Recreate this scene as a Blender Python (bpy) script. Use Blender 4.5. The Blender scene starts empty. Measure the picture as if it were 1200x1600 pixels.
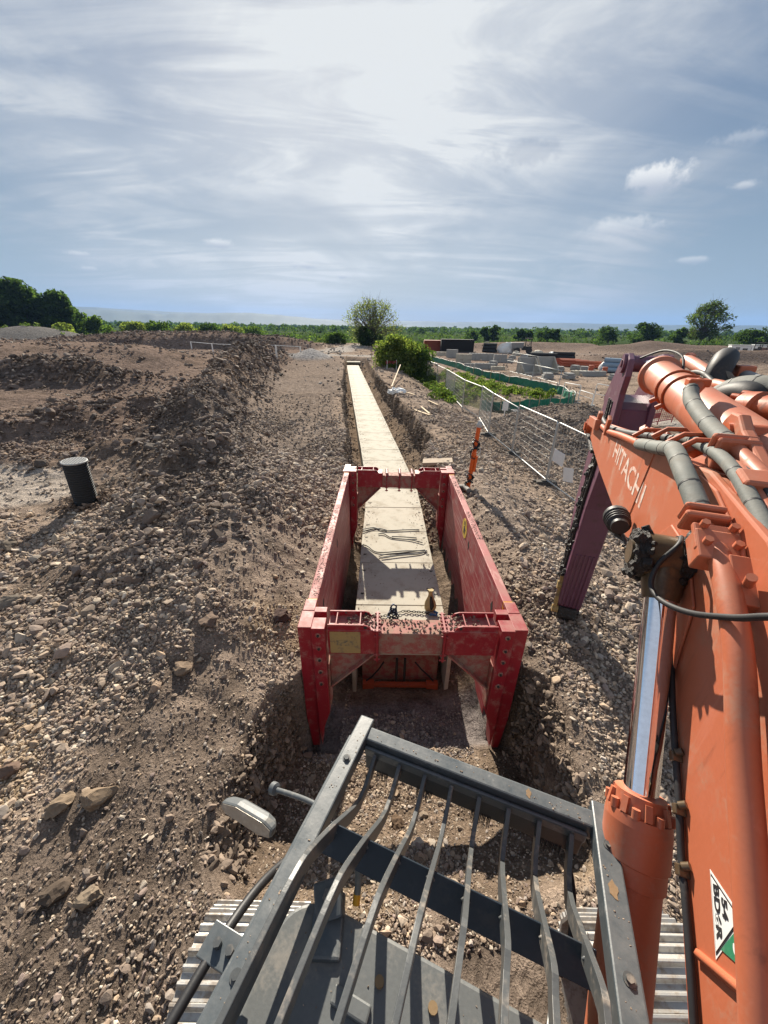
import bpy, bmesh, math, random
import numpy as np
from mathutils import Vector, Matrix, Euler

R = math.radians
SC = bpy.context.scene
COL = SC.collection

# ------------------------------------------------------------------ camera
PITCH, YAW, ROLL, CAMH = R(25.6), R(5.3), R(1.0), 4.0
_fw = np.array([math.sin(YAW)*math.cos(PITCH), math.cos(YAW)*math.cos(PITCH), -math.sin(PITCH)])
_r0 = np.array([math.cos(YAW), -math.sin(YAW), 0.0])
_u0 = np.cross(_r0, _fw)
_rt = _r0*math.cos(ROLL) + _u0*math.sin(ROLL)
_up = -_r0*math.sin(ROLL) + _u0*math.cos(ROLL)
cam = bpy.data.cameras.new('camera')
co = bpy.data.objects.new('camera', cam)
COL.objects.link(co)
cam.sensor_fit = 'HORIZONTAL'
cam.sensor_width = 36.0
cam.lens = 18.0                      # 90 degrees across
cam.clip_start = 0.05
cam.clip_end = 30000
co.matrix_world = Matrix(((_rt[0], _up[0], -_fw[0], 0), (_rt[1], _up[1], -_fw[1], 0), (_rt[2], _up[2], -_fw[2], CAMH), (0, 0, 0, 1)))
SC.camera = co

def at(x, y, z):
    """survey helper: photo pixel -> world point on the level z"""
    d = _fw + _rt*((x-600)/600.0) - _up*((y-800)/600.0)
    t = (z-CAMH)/d[2]
    return Vector((d[0]*t, d[1]*t, z))
def dirpx(x, y):
    d = _fw + _rt*((x-600)/600.0) - _up*((y-800)/600.0)
    return d/np.linalg.norm(d)

# ------------------------------------------------------------------ light
SUN_EL, SUN_AZ = R(29.0), R(-1.5)
SKY_STRENGTH = 0.050
sun = bpy.data.lights.new('sun', 'SUN')
sun.energy = 5.0
sun.angle = R(0.6)
sun.color = (1.0, 0.91, 0.77)
so = bpy.data.objects.new('sun', sun)
COL.objects.link(so)
so.rotation_euler = (-(math.pi/2-SUN_EL), 0, -SUN_AZ)
SC.view_settings.view_transform = 'Standard'
SC.view_settings.look = 'None'
SC.view_settings.exposure = 1.22
SC.view_settings.gamma = 1.0

world = bpy.data.worlds.new('World')
SC.world = world
world.use_nodes = True
def build_world():
    nt = world.node_tree
    N, L = nt.nodes, nt.links
    N.clear()
    def node(t, **k):
        n = N.new(t)
        for a, b in k.items(): setattr(n, a, b)
        return n
    def math_(op, a, b=None, c=None):
        n = node('ShaderNodeMath', operation=op)
        for i, v in enumerate((a, b, c)):
            if v is None: continue
            if isinstance(v, (int, float)): n.inputs[i].default_value = v
            else: L.new(v, n.inputs[i])
        return n.outputs[0]
    def ramp(v, a, b, lo=0.0, hi=1.0, mode='SMOOTHSTEP'):
        n = node('ShaderNodeMapRange', interpolation_type=mode)
        L.new(v, n.inputs[0])
        n.inputs[1].default_value, n.inputs[2].default_value = a, b
        n.inputs[3].default_value, n.inputs[4].default_value = lo, hi
        return n.outputs[0]
    def mix(f, a, b):
        n = node('ShaderNodeMix', data_type='RGBA')
        if isinstance(f, float): n.inputs[0].default_value = f
        else: L.new(f, n.inputs[0])
        for s, v in ((6, a), (7, b)):
            if isinstance(v, tuple): n.inputs[s].default_value = v
            else: L.new(v, n.inputs[s])
        return n.outputs[2]
    out = node('ShaderNodeOutputWorld')
    bg = node('ShaderNodeBackground')
    bg.inputs[1].default_value = SKY_STRENGTH
    sky = node('ShaderNodeTexSky', sky_type='NISHITA')
    sky.sun_disc = False
    sky.sun_elevation = SUN_EL
    sky.sun_rotation = SUN_AZ
    sky.altitude = 50
    sky.air_density, sky.dust_density, sky.ozone_density = 1.0, 1.2, 1.0
    tc = node('ShaderNodeTexCoord')
    sep = node('ShaderNodeSeparateXYZ')
    L.new(tc.outputs['Generated'], sep.inputs[0])
    X, Y, Z = sep.outputs
    zz = math_('ADD', math_('MAXIMUM', Z, 0.0), 0.16)
    cmb = node('ShaderNodeCombineXYZ')
    L.new(math_('DIVIDE', X, zz), cmb.inputs[0])
    L.new(math_('DIVIDE', Y, zz), cmb.inputs[1])
    # veil of cirrus: broad sheets and fine fibres
    mp = node('ShaderNodeMapping')
    L.new(cmb.outputs[0], mp.inputs[0])
    mp.inputs['Rotation'].default_value = (0, 0, R(35))
    mp.inputs['Scale'].default_value = (0.75, 0.42, 1)
    mp.inputs['Location'].default_value = (3.2, 1.7, 0)
    n1 = node('ShaderNodeTexNoise')
    L.new(mp.outputs[0], n1.inputs['Vector'])
    n1.inputs['Scale'].default_value = 1.0
    n1.inputs['Detail'].default_value = 7
    n1.inputs['Roughness'].default_value = 0.55
    n1.inputs['Distortion'].default_value = 0.6
    mp2 = node('ShaderNodeMapping')
    L.new(cmb.outputs[0], mp2.inputs[0])
    mp2.inputs['Rotation'].default_value = (0, 0, R(62))
    mp2.inputs['Scale'].default_value = (0.9, 3.2, 1)
    n2 = node('ShaderNodeTexNoise')
    L.new(mp2.outputs[0], n2.inputs['Vector'])
    n2.inputs['Scale'].default_value = 0.9
    n2.inputs['Detail'].default_value = 9
    n2.inputs['Roughness'].default_value = 0.6
    n2.inputs['Distortion'].default_value = 1.1
    sheet = ramp(n1.outputs[0], 0.36, 0.64)
    fib = ramp(n2.outputs[0], 0.38, 0.66)
    veil = math_('ADD', math_('MULTIPLY', sheet, math_('ADD', math_('MULTIPLY', fib, 0.65), 0.35)), math_('MULTIPLY', fib, 0.18))
    # the sheet lies thickest over the middle of the view, towards the sun
    def lobe(px, py, a, b):
        d = dirpx(px, py)
        v = node('ShaderNodeVectorMath', operation='DOT_PRODUCT')
        L.new(tc.outputs['Generated'], v.inputs[0])
        v.inputs[1].default_value = tuple(d)
        return ramp(v.outputs['Value'], math.cos(R(a)), math.cos(R(b)))
    core = lobe(540, 60, 50, 2)
    veil = math_('MINIMUM', math_('ADD', math_('MULTIPLY', veil, math_('ADD', math_('MULTIPLY', core, 0.55), 0.50)), math_('MULTIPLY', core, 0.20)), 1.0)
    low = ramp(Z, 0.0, 0.30, 1.0, 0.0)
    veil = math_('MAXIMUM', veil, math_('MULTIPLY', low, 0.22))
    cloudcol = mix(core, (2.75, 3.25, 3.95, 1), (7.0, 7.2, 7.3, 1))
    hz = ramp(Z, 0.0, 0.42, 1.0, 0.0)
    grad = mix(hz, (.95, 1.65, 2.8, 1), (2.35, 3.2, 3.85, 1))
    skyc = mix(0.86, sky.outputs[0], grad)
    # sky brightened overhead and behind the viewer, added as fill for the shadows
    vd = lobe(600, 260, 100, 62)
    rear_fill = ramp(vd, 0.0, 1.0, 1.0, 0.0)
    col = mix(veil, skyc, cloudcol)
    # small fair-weather puffs low over the plain
    n3 = node('ShaderNodeTexNoise')
    L.new(tc.outputs['Generated'], n3.inputs['Vector'])
    n3.inputs['Scale'].default_value = 42
    n3.inputs['Detail'].default_value = 6
    n3.inputs['Roughness'].default_value = 0.62
    for px, py, w, h, s in ((1028, 278, 4.2, 1.7, 1.0), (968, 356, 5.2, 1.4, .5), (345, 381, 2.3, .75, .8), (475, 414, 2.2, .6, .75), (535, 431, 1.7, .45, .6), (1078, 407, 2.6, .5, .45), (1166, 290, 1.6, .5, .5), (125, 397, 2.0, .5, .6), (140, 420, 1.6, .4, .4), (820, 240, 5.5, 1.6, -.3), (1165, 215, 4.0, .8, .3)):
        d = Vector(dirpx(px, py))
        rgt = d.cross(Vector((0, 0, 1))).normalized()
        upv = rgt.cross(d).normalized()
        def dot(v):
            q = node('ShaderNodeVectorMath', operation='DOT_PRODUCT')
            L.new(tc.outputs['Generated'], q.inputs[0])
            q.inputs[1].default_value = tuple(v)
            return q.outputs['Value']
        a = math_('DIVIDE', dot(rgt), math.sin(R(w)))
        b = math_('DIVIDE', dot(upv), math.sin(R(h)))
        rr = math_('ADD', math_('MULTIPLY', a, a), math_('MULTIPLY', b, b))
        f = math_('ADD', math_('SUBTRACT', 1.0, math_('SQRT', rr)), math_('MULTIPLY', math_('SUBTRACT', n3.outputs[0], 0.5), 1.9))
        f = math_('MULTIPLY', ramp(f, 0.15, 0.75), abs(s))
        f = math_('MULTIPLY', f, ramp(dot(d), 0.5, 0.8))
        f = math_('MULTIPLY', f, ramp(rr, 1.0, 2.6, 1.0, 0.0))
        shade = ramp(b, -0.6, 0.5)
        cc = mix(shade, (4.2, 4.6, 5.3, 1), (7.6, 7.7, 7.7, 1)) if s > 0 else (2.1, 2.6, 3.5, 1)
        col = mix(f, col, cc)
    col = mix(math_("MULTIPLY", rear_fill, 0.7), col, (5.2, 5.5, 6.0, 1))
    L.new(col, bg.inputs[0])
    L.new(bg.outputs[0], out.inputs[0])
build_world()

# ------------------------------------------------------------------ helpers
rng = np.random.default_rng(7)
random.seed(7)

class MB:
    def __init__(self, M=None):
        self.v, self.f, self.s = [], [], []
        self.M = M
    def add(self, vs, fs, smooth=False, M=None):
        o = len(self.v)
        m = M if M is not None else self.M
        for p in vs:
            p = Vector(p)
            self.v.append(tuple(m @ p) if m is not None else tuple(p))
        for q in fs:
            self.f.append([i+o for i in q])
            self.s.append(smooth)
        return self
    def box(self, c, s, rot=None, taper=None):
        hx, hy, hz = s[0]/2, s[1]/2, s[2]/2
        vs = [Vector((x*hx, y*hy, z*hz)) for z in (-1, 1) for y in (-1, 1) for x in (-1, 1)]
        if taper:
            vs = [Vector((p.x*(taper if p.z > 0 else 1), p.y*(taper if p.z > 0 else 1), p.z)) for p in vs]
        if rot is not None:
            e = rot if isinstance(rot, Matrix) else Euler(rot).to_matrix()
            vs = [e @ p for p in vs]
        vs = [p+Vector(c) for p in vs]
        return self.add(vs, [(0, 2, 3, 1), (4, 5, 7, 6), (0, 1, 5, 4), (2, 6, 7, 3), (0, 4, 6, 2), (1, 3, 7, 5)])
    def bar(self, p0, p1, w, h, up=(0, 0, 1)):
        p0, p1 = Vector(p0), Vector(p1)
        d = (p1-p0)
        l = d.length
        d.normalize()
        u = Vector(up)
        s = d.cross(u)
        if s.length < 1e-4: s = d.cross(Vector((1, 0, 0)))
        s.normalize()
        u = s.cross(d)
        vs = []
        for p in (p0, p1):
            for a, b in ((-1, -1), (1, -1), (1, 1), (-1, 1)):
                vs.append(p+s*(a*w/2)+u*(b*h/2))
        return self.add(vs, [(3, 2, 1, 0), (4, 5, 6, 7), (0, 1, 5, 4), (1, 2, 6, 5), (2, 3, 7, 6), (3, 0, 4, 7)])
    def prism(self, poly, t0, t1, f):
        """poly: 2D outline, f(a, b, t) -> 3D; extruded from t0 to t1"""
        n = len(poly)
        vs = [f(a, b, t0) for a, b in poly]+[f(a, b, t1) for a, b in poly]
        fs = [tuple(range(n))[::-1], tuple(range(n, 2*n))]+[(i, (i+1) % n, (i+1) % n+n, i+n) for i in range(n)]
        return self.add(vs, fs)
    def tube(self, pts, r, seg=10, cap=True, smooth=True, wobble=0):
        pts = [Vector(p) for p in pts]
        n = len(pts)
        rs = r if isinstance(r, (list, tuple)) else [r]*n
        vs, fs = [], []
        prev = None
        for i, p in enumerate(pts):
            t = (pts[min(i+1, n-1)]-pts[max(i-1, 0)])
            t.normalize()
            if prev is None:
                a = Vector((0, 0, 1)) if abs(t.z) < .9 else Vector((1, 0, 0))
                u = t.cross(a).normalized()
            else:
                u = (prev-t*prev.dot(t)).normalized()
            prev = u
            w = t.cross(u)
            for k in range(seg):
                an = 2*math.pi*k/seg
                vs.append(p+(u*math.cos(an)+w*math.sin(an))*rs[i])
        for i in range(n-1):
            for k in range(seg):
                a, b = i*seg+k, i*seg+(k+1) % seg
                fs.append((a, b, b+seg, a+seg))
        self.add(vs, fs, smooth)
        if cap:
            self.add(vs[:seg], [tuple(range(seg))[::-1]])
            self.add(vs[-seg:], [tuple(range(seg))])
        return self
    def cyl(self, p0, p1, r, seg=16, r1=None):
        return self.tube([p0, p1], [r, r if r1 is None else r1], seg)
    def lathe(self, axis0, axis1, prof, seg=24):
        """prof: list of (t along axis in metres, radius)"""
        a, b = Vector(axis0), Vector(axis1)
        d = (b-a).normalized()
        return self.tube_rings([a+d*t for t, _ in prof], [q for _, q in prof], d, seg)
    def tube_rings(self, pts, rs, d, seg):
        a = Vector((0, 0, 1)) if abs(d.z) < .9 else Vector((1, 0, 0))
        u = d.cross(a).normalized()
        w = d.cross(u)
        vs = []
        for p, r in zip(pts, rs):
            for k in range(seg):
                an = 2*math.pi*k/seg
                vs.append(p+(u*math.cos(an)+w*math.sin(an))*max(r, 1e-4))
        for i in range(len(pts)-1):
            flat = abs(rs[i]-rs[i+1]) > 0.7*(pts[i]-pts[i+1]).length
            q = []
            for k in range(seg):
                q.append((k, (k+1) % seg, (k+1) % seg+seg, k+seg))
            self.add(vs[i*seg:(i+2)*seg], q, not flat)
        self.add(vs[:seg], [tuple(range(seg))[::-1]])
        self.add(vs[-seg:], [tuple(range(seg))])
        return self
    def build(self, name, mat, parent=None, bevel=0, loc=None, rot=None):
        me = bpy.data.meshes.new(name)
        me.from_pydata([tuple(p) for p in self.v], [], self.f)
        me.polygons.foreach_set('use_smooth', self.s)
        me.materials.append(mat)
        me.update()
        o = bpy.data.objects.new(name, me)
        COL.objects.link(o)
        if parent is not None: o.parent = parent
        if loc is not None: o.location = loc
        if rot is not None: o.rotation_euler = rot
        if bevel:
            m = o.modifiers.new('bevel', 'BEVEL')
            m.width = bevel
            m.segments = 2
            m.limit_method = 'ANGLE'
            m.angle_limit = R(40)
        return o

def fast_mesh(name, V, F, mat, parent=None, col=None, smooth=False):
    """numpy arrays straight into a mesh; F is (n, k)"""
    me = bpy.data.meshes.new(name)
    V = np.ascontiguousarray(V, dtype=np.float32)
    F = np.ascontiguousarray(F, dtype=np.int32)
    nf, k = F.shape
    me.vertices.add(len(V))
    me.vertices.foreach_set('co', V.ravel())
    me.loops.add(nf*k)
    me.loops.foreach_set('vertex_index', F.ravel())
    me.polygons.add(nf)
    me.polygons.foreach_set('loop_start', np.arange(0, nf*k, k, dtype=np.int32))
    me.polygons.foreach_set('use_smooth', np.full(nf, smooth))
    if col is not None:
        a = me.color_attributes.new('Col', 'FLOAT_COLOR', 'POINT')
        c4 = np.ones((len(V), 4), np.float32)
        c4[:, :3] = col
        a.data.foreach_set('color', c4.ravel())
    me.materials.append(mat)
    me.update(calc_edges=True)
    o = bpy.data.objects.new(name, me)
    COL.objects.link(o)
    if parent is not None: o.parent = parent
    return o

def tag(o, label=None, cat=None, group=None, kind=None):
    if label: o['label'] = label
    if cat: o['category'] = cat
    if group: o['group'] = group
    if kind: o['kind'] = kind
    return o
def thing(name, label, cat, loc=(0, 0, 0), rotz=0, group=None, rot=None):
    o = bpy.data.objects.new(name, None)
    COL.objects.link(o)
    o.empty_display_size = 0.2
    o.location = loc
    o.rotation_euler = rot if rot is not None else (0, 0, rotz)
    return tag(o, label, cat, group)
def dup(root, loc=None, rotz=None, label=None):
    def cp(o, par):
        c = o.copy()
        COL.objects.link(c)
        if par is not None: c.parent = par
        for ch in list(o.children): cp(ch, c)
        return c
    r = cp(root, None)
    if loc is not None: r.location = loc
    if rotz is not None: r.rotation_euler = (0, 0, rotz)
    if label: r['label'] = label
    return r

# ------------------------------------------------------------------ materials
def nodes_of(name):
    m = bpy.data.materials.new(name)
    m.use_nodes = True
    nt = m.node_tree
    bs = nt.nodes['Principled BSDF']
    return m, nt.nodes, nt.links, bs
def c4(c): return (c[0], c[1], c[2], 1)
def worn(name, col, rough=0.5, metal=0.0, dirt=(0.2, 0.16, 0.12), amt=0.4, scale=6, fine=60, var=0.15, bump=0.15, spec=0.4, topdust=0.0, scratch=None, dist=0.01, streak=None):
    """painted, dirtied or weathered surface; dirt gathers in patches and, with topdust, on faces that look up"""
    m, N, L, bs = nodes_of(name)
    tc = N.new('ShaderNodeTexCoord')
    n1 = N.new('ShaderNodeTexNoise')
    n1.inputs['Scale'].default_value = scale
    n1.inputs['Detail'].default_value = 8
    n1.inputs['Roughness'].default_value = 0.65
    L.new(tc.outputs['Object'], n1.inputs['Vector'])
    n2 = N.new('ShaderNodeTexNoise')
    n2.inputs['Scale'].default_value = fine
    n2.inputs['Detail'].default_value = 4
    L.new(tc.outputs['Object'], n2.inputs['Vector'])
    mr = N.new('ShaderNodeMapRange')
    mr.interpolation_type = 'SMOOTHSTEP'
    mr.inputs[1].default_value = 0.62-0.3*amt
    mr.inputs[2].default_value = 0.80-0.25*amt
    mr.inputs[4].default_value = min(1.0, 0.35+amt*0.7)
    ad = N.new('ShaderNodeMath'); ad.operation = 'MULTIPLY_ADD'
    L.new(n2.outputs[0], ad.inputs[0]); ad.inputs[1].default_value = 0.25
    sb = N.new('ShaderNodeMath'); sb.operation = 'SUBTRACT'
    L.new(n1.outputs[0], sb.inputs[0]); sb.inputs[1].default_value = 0.125
    L.new(sb.outputs[0], ad.inputs[2])
    L.new(ad.outputs[0], mr.inputs[0])
    f = mr.outputs[0]
    # tone variation
    hs = N.new('ShaderNodeMix'); hs.data_type = 'RGBA'
    L.new(n2.outputs[0], hs.inputs[0])
    hs.inputs[6].default_value = c4([max(0, x*(1-var)) for x in col])
    hs.inputs[7].default_value = c4([min(1, x*(1+var)) for x in col])
    mx = N.new('ShaderNodeMix'); mx.data_type = 'RGBA'
    if topdust > 0:
        ge = N.new('ShaderNodeNewGeometry')
        sp = N.new('ShaderNodeSeparateXYZ'); L.new(ge.outputs['Normal'], sp.inputs[0])
        m2 = N.new('ShaderNodeMapRange'); m2.inputs[1].default_value = 0.35; m2.inputs[2].default_value = 0.95
        m2.inputs[4].default_value = topdust
        L.new(sp.outputs[2], m2.inputs[0])
        m3 = N.new('ShaderNodeMath'); m3.operation = 'MULTIPLY'
        n4 = N.new('ShaderNodeMapRange'); n4.inputs[1].default_value = 0.3; n4.inputs[2].default_value = 0.6
        L.new(n1.outputs[0], n4.inputs[0])
        L.new(m2.outputs[0], m3.inputs[0]); L.new(n4.outputs[0], m3.inputs[1])
        m5 = N.new('ShaderNodeMath'); m5.operation = 'MAXIMUM'
        L.new(f, m5.inputs[0]); L.new(m3.outputs[0], m5.inputs[1])
        f = m5.outputs[0]
    L.new(f, mx.inputs[0])
    L.new(hs.outputs[2], mx.inputs[6])
    mx.inputs[7].default_value = c4(dirt)
    colout = mx.outputs[2]
    if scratch:
        # long straight scrapes in two directions
        sc_f = None
        for ang, sca in ((R(38), 9), (R(-32), 11)):
            mp = N.new('ShaderNodeMapping')
            mp.inputs['Rotation'].default_value = (ang, 0, 0)
            mp.inputs['Scale'].default_value = (1, 0.35, sca)
            L.new(tc.outputs['Object'], mp.inputs[0])
            n5 = N.new('ShaderNodeTexNoise'); n5.inputs['Scale'].default_value = 2.2; n5.inputs['Detail'].default_value = 6; n5.inputs['Roughness'].default_value = .7
            L.new(mp.outputs[0], n5.inputs['Vector'])
            m6 = N.new('ShaderNodeMapRange'); m6.inputs[1].default_value = .56; m6.inputs[2].default_value = .66; m6.inputs[4].default_value = .75
            L.new(n5.outputs[0], m6.inputs[0])
            if sc_f is None: sc_f = m6.outputs[0]
            else:
                m7 = N.new('ShaderNodeMath'); m7.operation = 'MAXIMUM'
                L.new(sc_f, m7.inputs[0]); L.new(m6.outputs[0], m7.inputs[1]); sc_f = m7.outputs[0]
        mz = N.new('ShaderNodeMix'); mz.data_type = 'RGBA'
        L.new(sc_f, mz.inputs[0]); L.new(colout, mz.inputs[6]); mz.inputs[7].default_value = c4(scratch)
        colout = mz.outputs[2]
    if streak:
        # grime that has run down the plate, and faded bands
        mp = N.new('ShaderNodeMapping'); mp.inputs['Scale'].default_value = (7, 7, .7)
        L.new(tc.outputs['Object'], mp.inputs[0])
        n7 = N.new('ShaderNodeTexNoise'); n7.inputs['Scale'].default_value = 1.6; n7.inputs['Detail'].default_value = 7; n7.inputs['Roughness'].default_value = .7
        L.new(mp.outputs[0], n7.inputs['Vector'])
        m8 = N.new('ShaderNodeMapRange'); m8.interpolation_type = 'SMOOTHSTEP'; m8.inputs[1].default_value = .55; m8.inputs[2].default_value = .78; m8.inputs[4].default_value = .75
        L.new(n7.outputs[0], m8.inputs[0])
        my = N.new('ShaderNodeMix'); my.data_type = 'RGBA'
        L.new(m8.outputs[0], my.inputs[0]); L.new(colout, my.inputs[6]); my.inputs[7].default_value = c4(streak)
        m10 = N.new('ShaderNodeMapRange'); m10.inputs[1].default_value = .28; m10.inputs[2].default_value = .42; m10.inputs[3].default_value = .30; m10.inputs[4].default_value = 0
        L.new(n7.outputs[0], m10.inputs[0])
        mw = N.new('ShaderNodeMix'); mw.data_type = 'RGBA'
        L.new(m10.outputs[0], mw.inputs[0]); L.new(my.outputs[2], mw.inputs[6]); mw.inputs[7].default_value = c4([min(1, q*1.1+.10) for q in col])
        colout = mw.outputs[2]
    L.new(colout, bs.inputs['Base Color'])
    rr = N.new('ShaderNodeMapRange')
    rr.inputs[3].default_value = rough; rr.inputs[4].default_value = min(1, rough+0.35)
    L.new(f, rr.inputs[0]); L.new(rr.outputs[0], bs.inputs['Roughness'])
    if metal > 0:
        mm = N.new('ShaderNodeMapRange'); mm.inputs[3].default_value = metal; mm.inputs[4].default_value = metal*0.2
        L.new(f, mm.inputs[0]); L.new(mm.outputs[0], bs.inputs['Metallic'])
    bs.inputs['Specular IOR Level'].default_value = spec
    if bump > 0:
        bp = N.new('ShaderNodeBump')
        bp.inputs['Strength'].default_value = bump
        bp.inputs['Distance'].default_value = dist
        L.new(ad.outputs[0], bp.inputs['Height'])
        L.new(bp.outputs[0], bs.inputs['Normal'])
    return m
def attr_mat(name, rough=0.9, fine=40, var=0.25, bump=0.4, dist=0.02, spec=0.2, transl=0.0, mid=0):
    m, N, L, bs = nodes_of(name)
    at_ = N.new('ShaderNodeAttribute'); at_.attribute_name = 'Col'
    ge = N.new('ShaderNodeNewGeometry')
    n = N.new('ShaderNodeTexNoise'); n.inputs['Scale'].default_value = fine; n.inputs['Detail'].default_value = 8; n.inputs['Roughness'].default_value = .7
    L.new(ge.outputs['Position'], n.inputs['Vector'])
    mr = N.new('ShaderNodeMapRange'); mr.inputs[1].default_value = .25; mr.inputs[2].default_value = .75
    mr.inputs[3].default_value = 1-var; mr.inputs[4].default_value = 1+var
    L.new(n.outputs[0], mr.inputs[0])
    vm = N.new('ShaderNodeVectorMath'); vm.operation = 'SCALE'
    L.new(at_.outputs['Color'], vm.inputs[0]); L.new(mr.outputs[0], vm.inputs['Scale'])
    last = vm.outputs[0]
    if mid:
        n9 = N.new('ShaderNodeTexNoise'); n9.inputs['Scale'].default_value = mid; n9.inputs['Detail'].default_value = 5; n9.inputs['Roughness'].default_value = .6
        L.new(ge.outputs['Position'], n9.inputs['Vector'])
        m9 = N.new('ShaderNodeMapRange'); m9.inputs[1].default_value = .3; m9.inputs[2].default_value = .7; m9.inputs[3].default_value = .62; m9.inputs[4].default_value = 1.42
        L.new(n9.outputs[0], m9.inputs[0])
        v9 = N.new('ShaderNodeVectorMath'); v9.operation = 'SCALE'
        L.new(last, v9.inputs[0]); L.new(m9.outputs[0], v9.inputs['Scale'])
        last = v9.outputs[0]
    L.new(last, bs.inputs['Base Color'])
    bs.inputs['Roughness'].default_value = rough
    bs.inputs['Specular IOR Level'].default_value = spec
    if bump:
        bp = N.new('ShaderNodeBump'); bp.inputs['Strength'].default_value = bump; bp.inputs['Distance'].default_value = dist
        L.new(n.outputs[0], bp.inputs['Height']); L.new(bp.outputs[0], bs.inputs['Normal'])
        if mid:
            b2 = N.new('ShaderNodeBump'); b2.inputs['Strength'].default_value = .8; b2.inputs['Distance'].default_value = .16
            L.new(n9.outputs[0], b2.inputs['Height']); L.new(b2.outputs[0], bp.inputs['Normal'])
            b3 = N.new('ShaderNodeBump'); b3.inputs['Strength'].default_value = .5; b3.inputs['Distance'].default_value = .5
            n8 = N.new('ShaderNodeTexNoise'); n8.inputs['Scale'].default_value = .8; n8.inputs['Detail'].default_value = 7; n8.inputs['Roughness'].default_value = .65
            L.new(ge.outputs['Position'], n8.inputs['Vector'])
            L.new(n8.outputs[0], b3.inputs['Height']); L.new(b3.outputs[0], b2.inputs['Normal'])
    if transl:
        tr = N.new('ShaderNodeBsdfTranslucent')
        vm2 = N.new('ShaderNodeVectorMath'); vm2.operation = 'MULTIPLY'
        L.new(last, vm2.inputs[0]); vm2.inputs[1].default_value = (1.5, 1.7, .8)
        L.new(vm2.outputs[0], tr.inputs[0])
        ms = N.new('ShaderNodeMixShader'); ms.inputs[0].default_value = transl
        L.new(bs.outputs[0], ms.inputs[1]); L.new(tr.outputs[0], ms.inputs[2])
        out = [q for q in N if q.type == 'OUTPUT_MATERIAL'][0]
        L.new(ms.outputs[0], out.inputs[0])
    return m
def plain(name, col, rough=.5, metal=0.0, spec=.4):
    return worn(name, col, rough, metal, [x*.7 for x in col], .2, 8, 70, .1, .08, spec)

MUD = (0.20, 0.155, 0.115)
M = {}
M['soil'] = attr_mat('soil', fine=26, var=.45, bump=.9, dist=.05, mid=3.2, spec=0.0, rough=1.0)
M['stone'] = attr_mat('stone', fine=30, var=.25, bump=.5, dist=.01, spec=.1)
M['leaf'] = attr_mat('leaf', fine=3, var=.2, bump=0, transl=.5, rough=.95, spec=0.0)
M['bark'] = worn('bark', (.09, .075, .06), .9, amt=.2, scale=12, var=.3, bump=.6)
M['red'] = worn('red_paint', (.27, .012, .022), .42, dirt=(.33, .17, .14), amt=.42, scale=7, topdust=.6, spec=.4, streak=(.14, .012, .014))
M['redpanel'] = worn('scraped_red_panel', (.30, .035, .042), .5, dirt=(.33, .16, .14), amt=.6, scale=3.5, topdust=.8, scratch=(.60, .38, .34))
M['reddust'] = worn('dusty_red_steel', (.30, .07, .06), .6, dirt=(.30, .20, .15), amt=.75, scale=9, topdust=.6)
M['orange'] = worn('orange_paint', (.42, .120, .058), .44, dirt=(.34, .18, .12), amt=.45, scale=5, fine=90, var=.07, bump=.05, spec=.45, topdust=.35, streak=(.20, .065, .035))
M['orangedark'] = worn('orange_paint_grimy', (.42, .085, .025), .45, dirt=(.12, .06, .04), amt=.45, scale=9, spec=.4, topdust=.3)
M['stick'] = worn('maroon_paint', (.115, .042, .075), .38, dirt=(.075, .04, .04), amt=.4, scale=5, spec=.5, streak=(.06, .022, .035))
M['chrome'] = worn('polished_rod', (.82, .83, .86), .06, 1.0, dirt=(.35, .33, .31), amt=.02, scale=3, bump=0.0)
M['hose'] = worn('grey_hose_sleeve', (.125, .135, .125), .7, dirt=(.22, .20, .17), amt=.42, scale=14, fine=140, bump=.5, dist=.004, topdust=.5)
M['rubber'] = worn('black_rubber', (.022, .022, .024), .6, dirt=(.10, .085, .07), amt=.2, scale=10)
M['grease'] = worn('caked_grease', (.02, .018, .017), .45, dirt=(.05, .04, .035), amt=.4, scale=30, bump=1.0, dist=.02)
M['greasy'] = worn('oily_steel', (.12, .085, .05), .3, .3, dirt=(.03, .025, .02), amt=.5, scale=8)
M['guard'] = worn('grey_guard_paint', (.055, .068, .077), .34, dirt=(.23, .225, .215), amt=.30, scale=16, fine=110, var=.2, bump=.08, spec=.5, topdust=.25)
M['bar'] = worn('worn_guard_bars', (.065, .07, .072), .38, dirt=(.30, .25, .20), amt=.34, scale=11, fine=70, spec=.5)
M['guard_shade'] = worn('shaded_guard_paint', (.012, .020, .030), .4, dirt=(.06, .06, .06), amt=.25)  # darker guard paint, the cross bar's shade put into its colour
M['roof'] = worn('cab_roof_plastic', (.105, .112, .113), .45, dirt=(.21, .19, .165), amt=.42, scale=3.5, fine=80, spec=.45)
M['black'] = worn('black_plastic', (.02, .02, .022), .5, dirt=(.09, .08, .07), amt=.2)
M['track'] = worn('worn_track_steel', (.40, .39, .37), .42, .5, dirt=(.19, .15, .115), amt=.62, scale=9, fine=60, bump=.3)
M['concrete'] = worn('pale_precast_concrete', (.43, .40, .335), .85, dirt=(.29, .25, .195), amt=.52, scale=2.2, fine=50, var=.1, bump=.12, spec=.15)
M['concrete2'] = worn('grey_concrete_block', (.30, .30, .29), .9, dirt=(.2, .18, .16), amt=.3, scale=2, bump=.2, spec=.15)
M['dark'] = plain('dark_recess', (.03, .028, .026), .8)
M['galv'] = worn('galvanised_steel', (.40, .41, .40), .5, .3, dirt=(.3, .28, .25), amt=.2, scale=8)
M['yellow'] = worn('yellow_paint', (.62, .30, .015), .5, dirt=(.3, .2, .1), amt=.3)
M['wood'] = worn('pale_timber', (.46, .34, .20), .8, dirt=(.3, .22, .14), amt=.35, scale=12)
M['white'] = plain('white_plastic', (.72, .72, .70), .5)
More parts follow.
